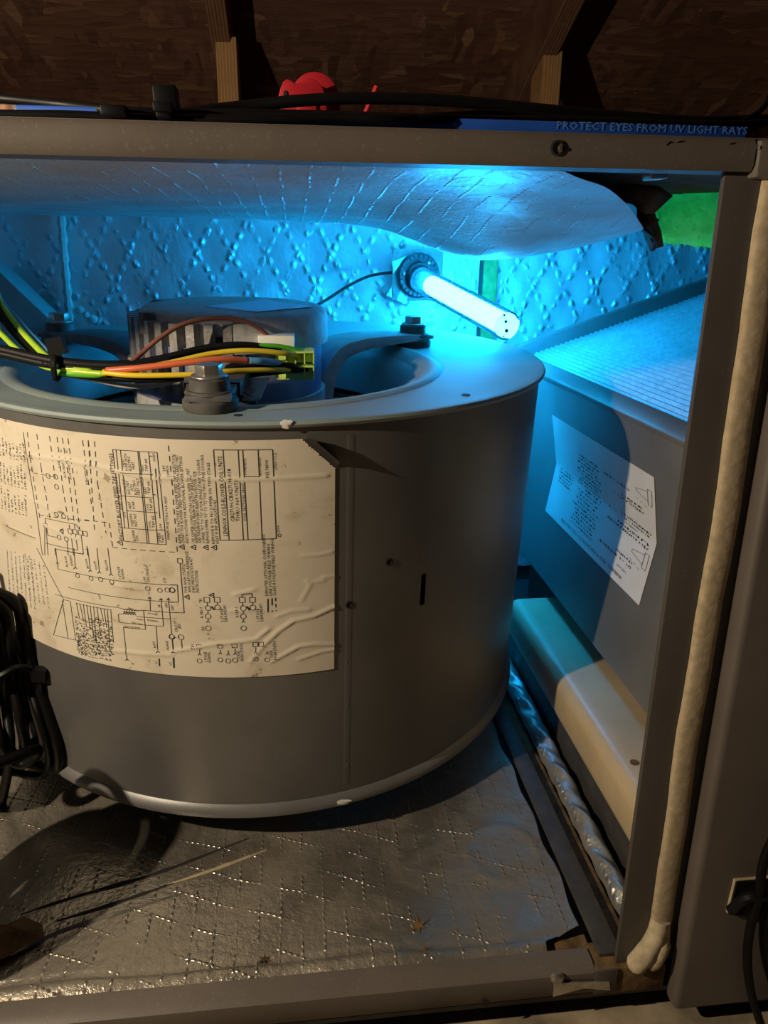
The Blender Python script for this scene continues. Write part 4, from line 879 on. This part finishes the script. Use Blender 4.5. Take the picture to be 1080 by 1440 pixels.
# ------------------------------------------------------------------ drain pan
pan = thing('drain_pan', (.38, .23, .0), 'cream plastic drain pan with a rounded edge under the coil plate', 'drain pan')
prf = [(.52, .082), (.272, .082)]+[(.266+.0-.014*math.sin(a), .068+.014*math.cos(a)) for a in np.linspace(.15, 1.5, 8)]+[(.252, .045), (.256, .036), (.266, .032), (.266, .028), (.52, .028)]
MB().prism([(x, .02, z) for x, z in prf], (0, .415, 0)).build('pan_body', 'pan', pan, ang=40)
p = onZ(892, 1072, .0825); hb = MB(); hb.lathe(p, (0, 0, 1), [(.0036, -.001), (.0036, .0004), (0, .0004)], 10); hb.build('drain_hole', 'rust', pan)
MB().box((.268, .03, -.03), (.50, .42, .029)).build('pan_support', 'dark_sheet_metal', pan)

# ------------------------------------------------------------------ coiled black cable hanging at the left
bun = thing('cable_coil', onY(-20, 1120, .085), 'coil of thick black cable tied up beside the blower drum', 'cable')
def loop(pts, r=.0042): MB().tube(smoothline(pts, 8), r, 10).build('cable_loop', 'cable', bun, ang=180)
def yy(pts, y): return [onY(a, b_, y+dy) for a, b_, dy in pts]
def hug(px, py, gap):                      # a point just in front of the drum wall (or level with its left flank)
    th, hh = onDrum(max(px, 62 if py > 1000 else 40 if py > 900 else 30), py); p = dp(th, body_r(hh), hh); return onY(px, py, p[1]-gap)
OUT = lambda x, y, z: np.array([x, y, z])
def coil_loop(vis, gap, out, r=.0042): loop([hug(a, b_, gap) for a, b_ in vis]+[OUT(*o) for o in out], r)
lefts = lambda k: [(-.285-.004*k, .155, .085), (-.315-.004*k, .165, .15), (-.322-.003*k, .175, .22), (-.312, .18, .28), (-.290, .185, .305)]
coil_loop([(-5, 832), (22, 848), (30, 890), (27, 945), (36, 1000), (48, 1045), (42, 1064), (20, 1060), (0, 1045)], .012, lefts(0))
coil_loop([(-10, 842), (10, 862), (14, 905), (16, 950), (28, 1010), (34, 1052), (24, 1072), (5, 1066)], .020, lefts(2))
coil_loop([(0, 838), (30, 862), (38, 905), (48, 945), (66, 1000), (82, 1050), (82, 1078), (70, 1082), (52, 1076), (20, 1072)], .008, lefts(4))
coil_loop([(-20, 862), (2, 890), (6, 950), (10, 1000), (14, 1050), (8, 1100), (-6, 1150), (-40, 1210)], .028, [(-.28, .07, .03), (-.33, .06, .004)], .0044)
coil_loop([(0, 860), (22, 905), (40, 960), (56, 1010), (70, 1062), (62, 1088), (40, 1090), (10, 1085)], .014, lefts(6), .0036)
coil_loop([(-14, 850), (-20, 905), (0, 945), (-8, 1000), (0, 1040), (14, 1068), (36, 1074), (50, 1054)], .030, [(-.262, .15, .09), (-.29, .15, .12), (-.30, .16, .2), (-.29, .17, .27)], .0046)
coil_loop([(-34, 850), (-22, 900), (-12, 940), (-10, 1000), (-20, 1060), (-60, 1120)], .036, lefts(1), .0046)
for k in range(15):  # unseen loops off to the left, added to shadow the floor liner
    q_ = 1-.055*k; x_ = -.262-.0042*(k % 6)-.001*k
    loop([OUT(x_+.004*math.sin(a_+k), .062+.058*q_*math.cos(a_+.2*math.sin(k)), .094+.088*q_*math.sin(a_)) for a_ in np.linspace(-1.57, 4.6, 14)], .0046)
zt = MB(); zt.tube(smoothline([hug(-30, 962, .046), hug(0, 950, .044), hug(24, 938, .034), hug(42, 940, .022), hug(54, 950, .010)], 6), .0026, 6); zt.obox(hug(56, 948, .010), (.0054, 0, -.001), (0, .004, 0), (.001, 0, .0055)); zt.obox(hug(55, 964, .012), (.0022, 0, -.0005), (0, .0012, 0), (.0006, 0, .006)); zt.build('zip_tie', 'black_plastic', bun)
hk = MB(); hk.tube(smoothline([(XL+.004, .26, .36), (-.45, .25, .355), (-.37, .21, .335), (-.315, .185, .312), (-.290, .185, .308)], 6), .003, 8); hk.build('hanger_wire', 'cable', bun)

# ------------------------------------------------------------------ things on top of the cabinet
def topcable(pts, r, lab, g=None):
    MB().tube(smoothline([onY(*p) for p in pts], 8), r, 10).build('power_cable', 'cable', ang=180, label=lab, cat='cable', group=g)
topcable([(-60, 132, .05), (0, 138, .04), (90, 147, .03), (160, 155, .012), (232, 160, .0105), (330, 160, .0105), (480, 163, .0105), (600, 167, .0105), (700, 169, .03), (820, 171, .04), (1000, 176, .05), (1090, 172, .07)], .0023, 'black cable held by both clips along the cabinet top')
topcable([(-60, 158, .0055), (0, 161, .0055), (90, 162, .0055), (170, 165, .0055), (232, 167, .0055), (330, 167, .0055), (400, 166, .0055), (470, 164, .0055), (560, 168, .0055), (620, 164, .02), (700, 160, .04), (800, 168, .045), (940, 174, .05), (1060, 180, .06)], .0021, 'thin black cable lying on the front edge of the cabinet top')
topcable([(232, 164, .04), (290, 156, .045), (350, 149, .05), (430, 141, .05), (520, 138, .05), (600, 140, .05), (680, 146, .05), (760, 154, .05), (860, 163, .055), (980, 171, .06), (1080, 168, .08)], .0030, 'black cable arching over the front of the red plastic reel')
topcable([(180, 163, .06), (260, 162, .06), (330, 163, .064), (420, 163, .066), (540, 167, .066), (640, 168, .066), (740, 170, .066), (860, 173, .068), (1000, 176, .065), (1064, 160, .075), (1090, 120, .10)], .0017, 'thin black cable crossing behind the others on the cabinet top')
bs = thing('blue_lamp_sleeve', (.06, .03, .5365), 'flat blue strip printed PROTECT EYES FROM UV LIGHT on the cabinet top', 'warning strip')
MB().box((-.125, .0145, .5365), (.2335, .034, .5425)).build('strip', 'blue_sleeve', bs, bev=.0012)
bt_ = MB(); pl4 = lambda a, b_, off: np.array([a, .0145-off, b_])
p0, p1 = onY(782, 191, .0143), onY(1050, 188, .0143)
letters('PROTECT EYES FROM UV LIGHT RAYS', (p0[0], .5388), (p1[0], .5388), .0036, bt_, pl4, False, .0004); bt_.build('lettering', 'blue_print', bs, smooth=False)
def clip(px, py0, py1, w, y, lab):
    a, b_ = onY(px, py0, y), onY(px, py1, y); t = thing('cable_tie_mount', (b_[0], y, .5365), lab, 'cable tie')
    m_ = MB(); m_.box((b_[0]-w, y-.004, .5365), (b_[0]+w, y+.03, a[2])); m_.build('saddle', 'black_plastic', t, bev=.001)
    m_ = MB(); m_.box((b_[0]-w*1.25, y-.0055, a[2]-.0035), (b_[0]+w*1.25, y+.004, a[2]+.001)); m_.build('tie_head', 'black_plastic', t, bev=.0008); return t
clip(163, 153, 166, .0045, .003, 'low black cable clip pressed over the cables'); tt = clip(232, 148, 168, .0035, .003, 'tall black zip tie head standing above the cables')
q = onY(234, 138, .02); h_ = MB(); h_.obox(q, (.0055, 0, .0002), (0, .006, 0), (-.0002, 0, .0048)); h_.build('tie_tail', 'black_plastic', tt, bev=.001)
# plank behind the cables
MB().box((-.50, .075, .535), (.30, .097, .5522)).build('wood_batten', 'rafter', label='brown wooden batten lying on the cabinet top behind the cables', cat='batten', bev=.002)
# red reel
ry = .118
rr = onY(438, 150, ry); rd = thing('red_plastic_reel', (rr[0], ry, .535), 'red plastic reel with a holed lug standing on the cabinet top', 'reel')
pxs = (onY(500, 150, ry)-onY(400, 150, ry))[0]/100
def plate(pts, y0, th, name):
    P = [onY(a, b_, y0) for a, b_ in pts]; P = [P[0]*[1, 1, 0]+np.array([0, 0, .5355])]+P+[P[-1]*[1, 1, 0]+np.array([0, 0, .5355])]
    return MB().prism(P, (0, th, 0)).build(name, 'red', rd, bev=.0007)
arc = lambda cx, cy, rx, ry_, a0, a1, n: [(cx+rx*math.cos(math.radians(a)), cy-ry_*math.sin(math.radians(a))) for a in np.linspace(a0, a1, n)]
plate([(408, 157)]+arc(442, 142, 35, 41.5, 165, 8, 16)+[(479, 157)], .112, .004, 'back_flange')
plate([(412, 157)]+arc(436, 148, 24, 30, 165, 8, 14)+[(461, 157)], .103, .010, 'hub')
fo = plate([(394, 157), (391, 138), (394, 125), (398, 115), (404, 110.5), (410, 113), (415, 117)]+arc(434, 141, 24, 31, 125, 8, 12)+[(460, 157)], .100, .0035, 'front_flange')
lh = MB(); lh.prism([onY(a, b_, .0994) for a, b_ in arc(401, 132, 2.6, 5.2, 0, 330, 10)], (0, .001, 0)); lh.build('lug_hole', 'dark', fo)
plate([(417, 157)]+arc(432, 146, 13, 14, 170, 20, 8)+[(446, 157)], .0985, .002, 'boss')
rs = MB(); rs.tube([onY(530, 122, .09), onY(524, 136, .09), onY(514, 160, .09)], .0016, 8); rs.build('red_stick', 'red', label='thin red plastic stick leaning behind the cables', cat='stick')

# ------------------------------------------------------------------ cable clip and lead on the door
cm = thing('adhesive_cable_clip', onY(1055, 1260, -.018), 'square black adhesive clip on the brown door panel', 'cable clip')
a, b_ = onY(1028, 1236, -.0175), onY(1090, 1285, -.0175)
mb = MB(); mb.prism([onY(1033, 1236, -.0175), onY(1095, 1231, -.0175), onY(1088, 1285, -.0175), onY(1022, 1283, -.0175)], (0, -.003, 0)); mb.build('pad', 'black_plastic', cm, bev=.0008)
mb = MB(); mb.prism([onY(1031.5, 1235, -.0172), onY(1095, 1229.5, -.0172), onY(1095, 1231, -.0172), onY(1033, 1236.5, -.0172), onY(1022, 1281, -.0172), onY(1020.5, 1281, -.0172)], (0, -.0022, 0)); mb.build('foam_edge', 'gasket', cm, smooth=False)
mb = MB(); mb.tube(smoothline([onY(1028, 1280, -.021), onY(1050, 1262, -.028), onY(1080, 1260, -.030), onY(1100, 1262, -.028)], 6), .0035, 8); mb.build('saddle', 'black_plastic', cm)
MB().tube(smoothline([np.array([.46, -.022, .17]), onY(1150, 1125, -.024), onY(1110, 1150, -.03), onY(1085, 1185, -.03), onY(1072, 1220, -.030), onY(1067, 1262, -.030), onY(1056, 1300, -.028), onY(1051, 1345, -.026), onY(1056, 1395, -.027), onY(1073, 1450, -.03), onY(1082, 1480, -.036), np.array([.36, -.06, -.046]), np.array([.46, -.10, -.0465])], 8), .0030, 10).build('power_lead', 'cable', label='thin black lead held by the clip, hanging down over the door panel', cat='cable', ang=180)
MB().tube(smoothline([np.array([.45, -.0225, .13]), onY(1150, 1190, -.0235), onY(1112, 1230, -.026), onY(1090, 1262, -.028), onY(1078, 1300, -.024), onY(1080, 1345, -.022), onY(1096, 1400, -.022), onY(1112, 1440, -.030), np.array([.40, -.05, -.045]), np.array([.52, -.07, -.0450])], 8), .0046, 10).build('power_lead', 'cable', label='thick black lead bowing out beside the clip on the door panel', cat='cable', ang=180)
# timber sleepers that carry the cabinet
for x, w_ in ((-.42, 'below the drum side of the cabinet'), (.17, 'below the foam gasket end of the cabinet'), (.76, 'below the brown door panel')):
    MB().box((x-.03, 0.04, -.05), (x+.03, .72, -.03)).build('timber_sleeper', 'rafter', label='rough timber sleeper '+w_, cat='timber', group='sleepers under the cabinet', bev=.002)
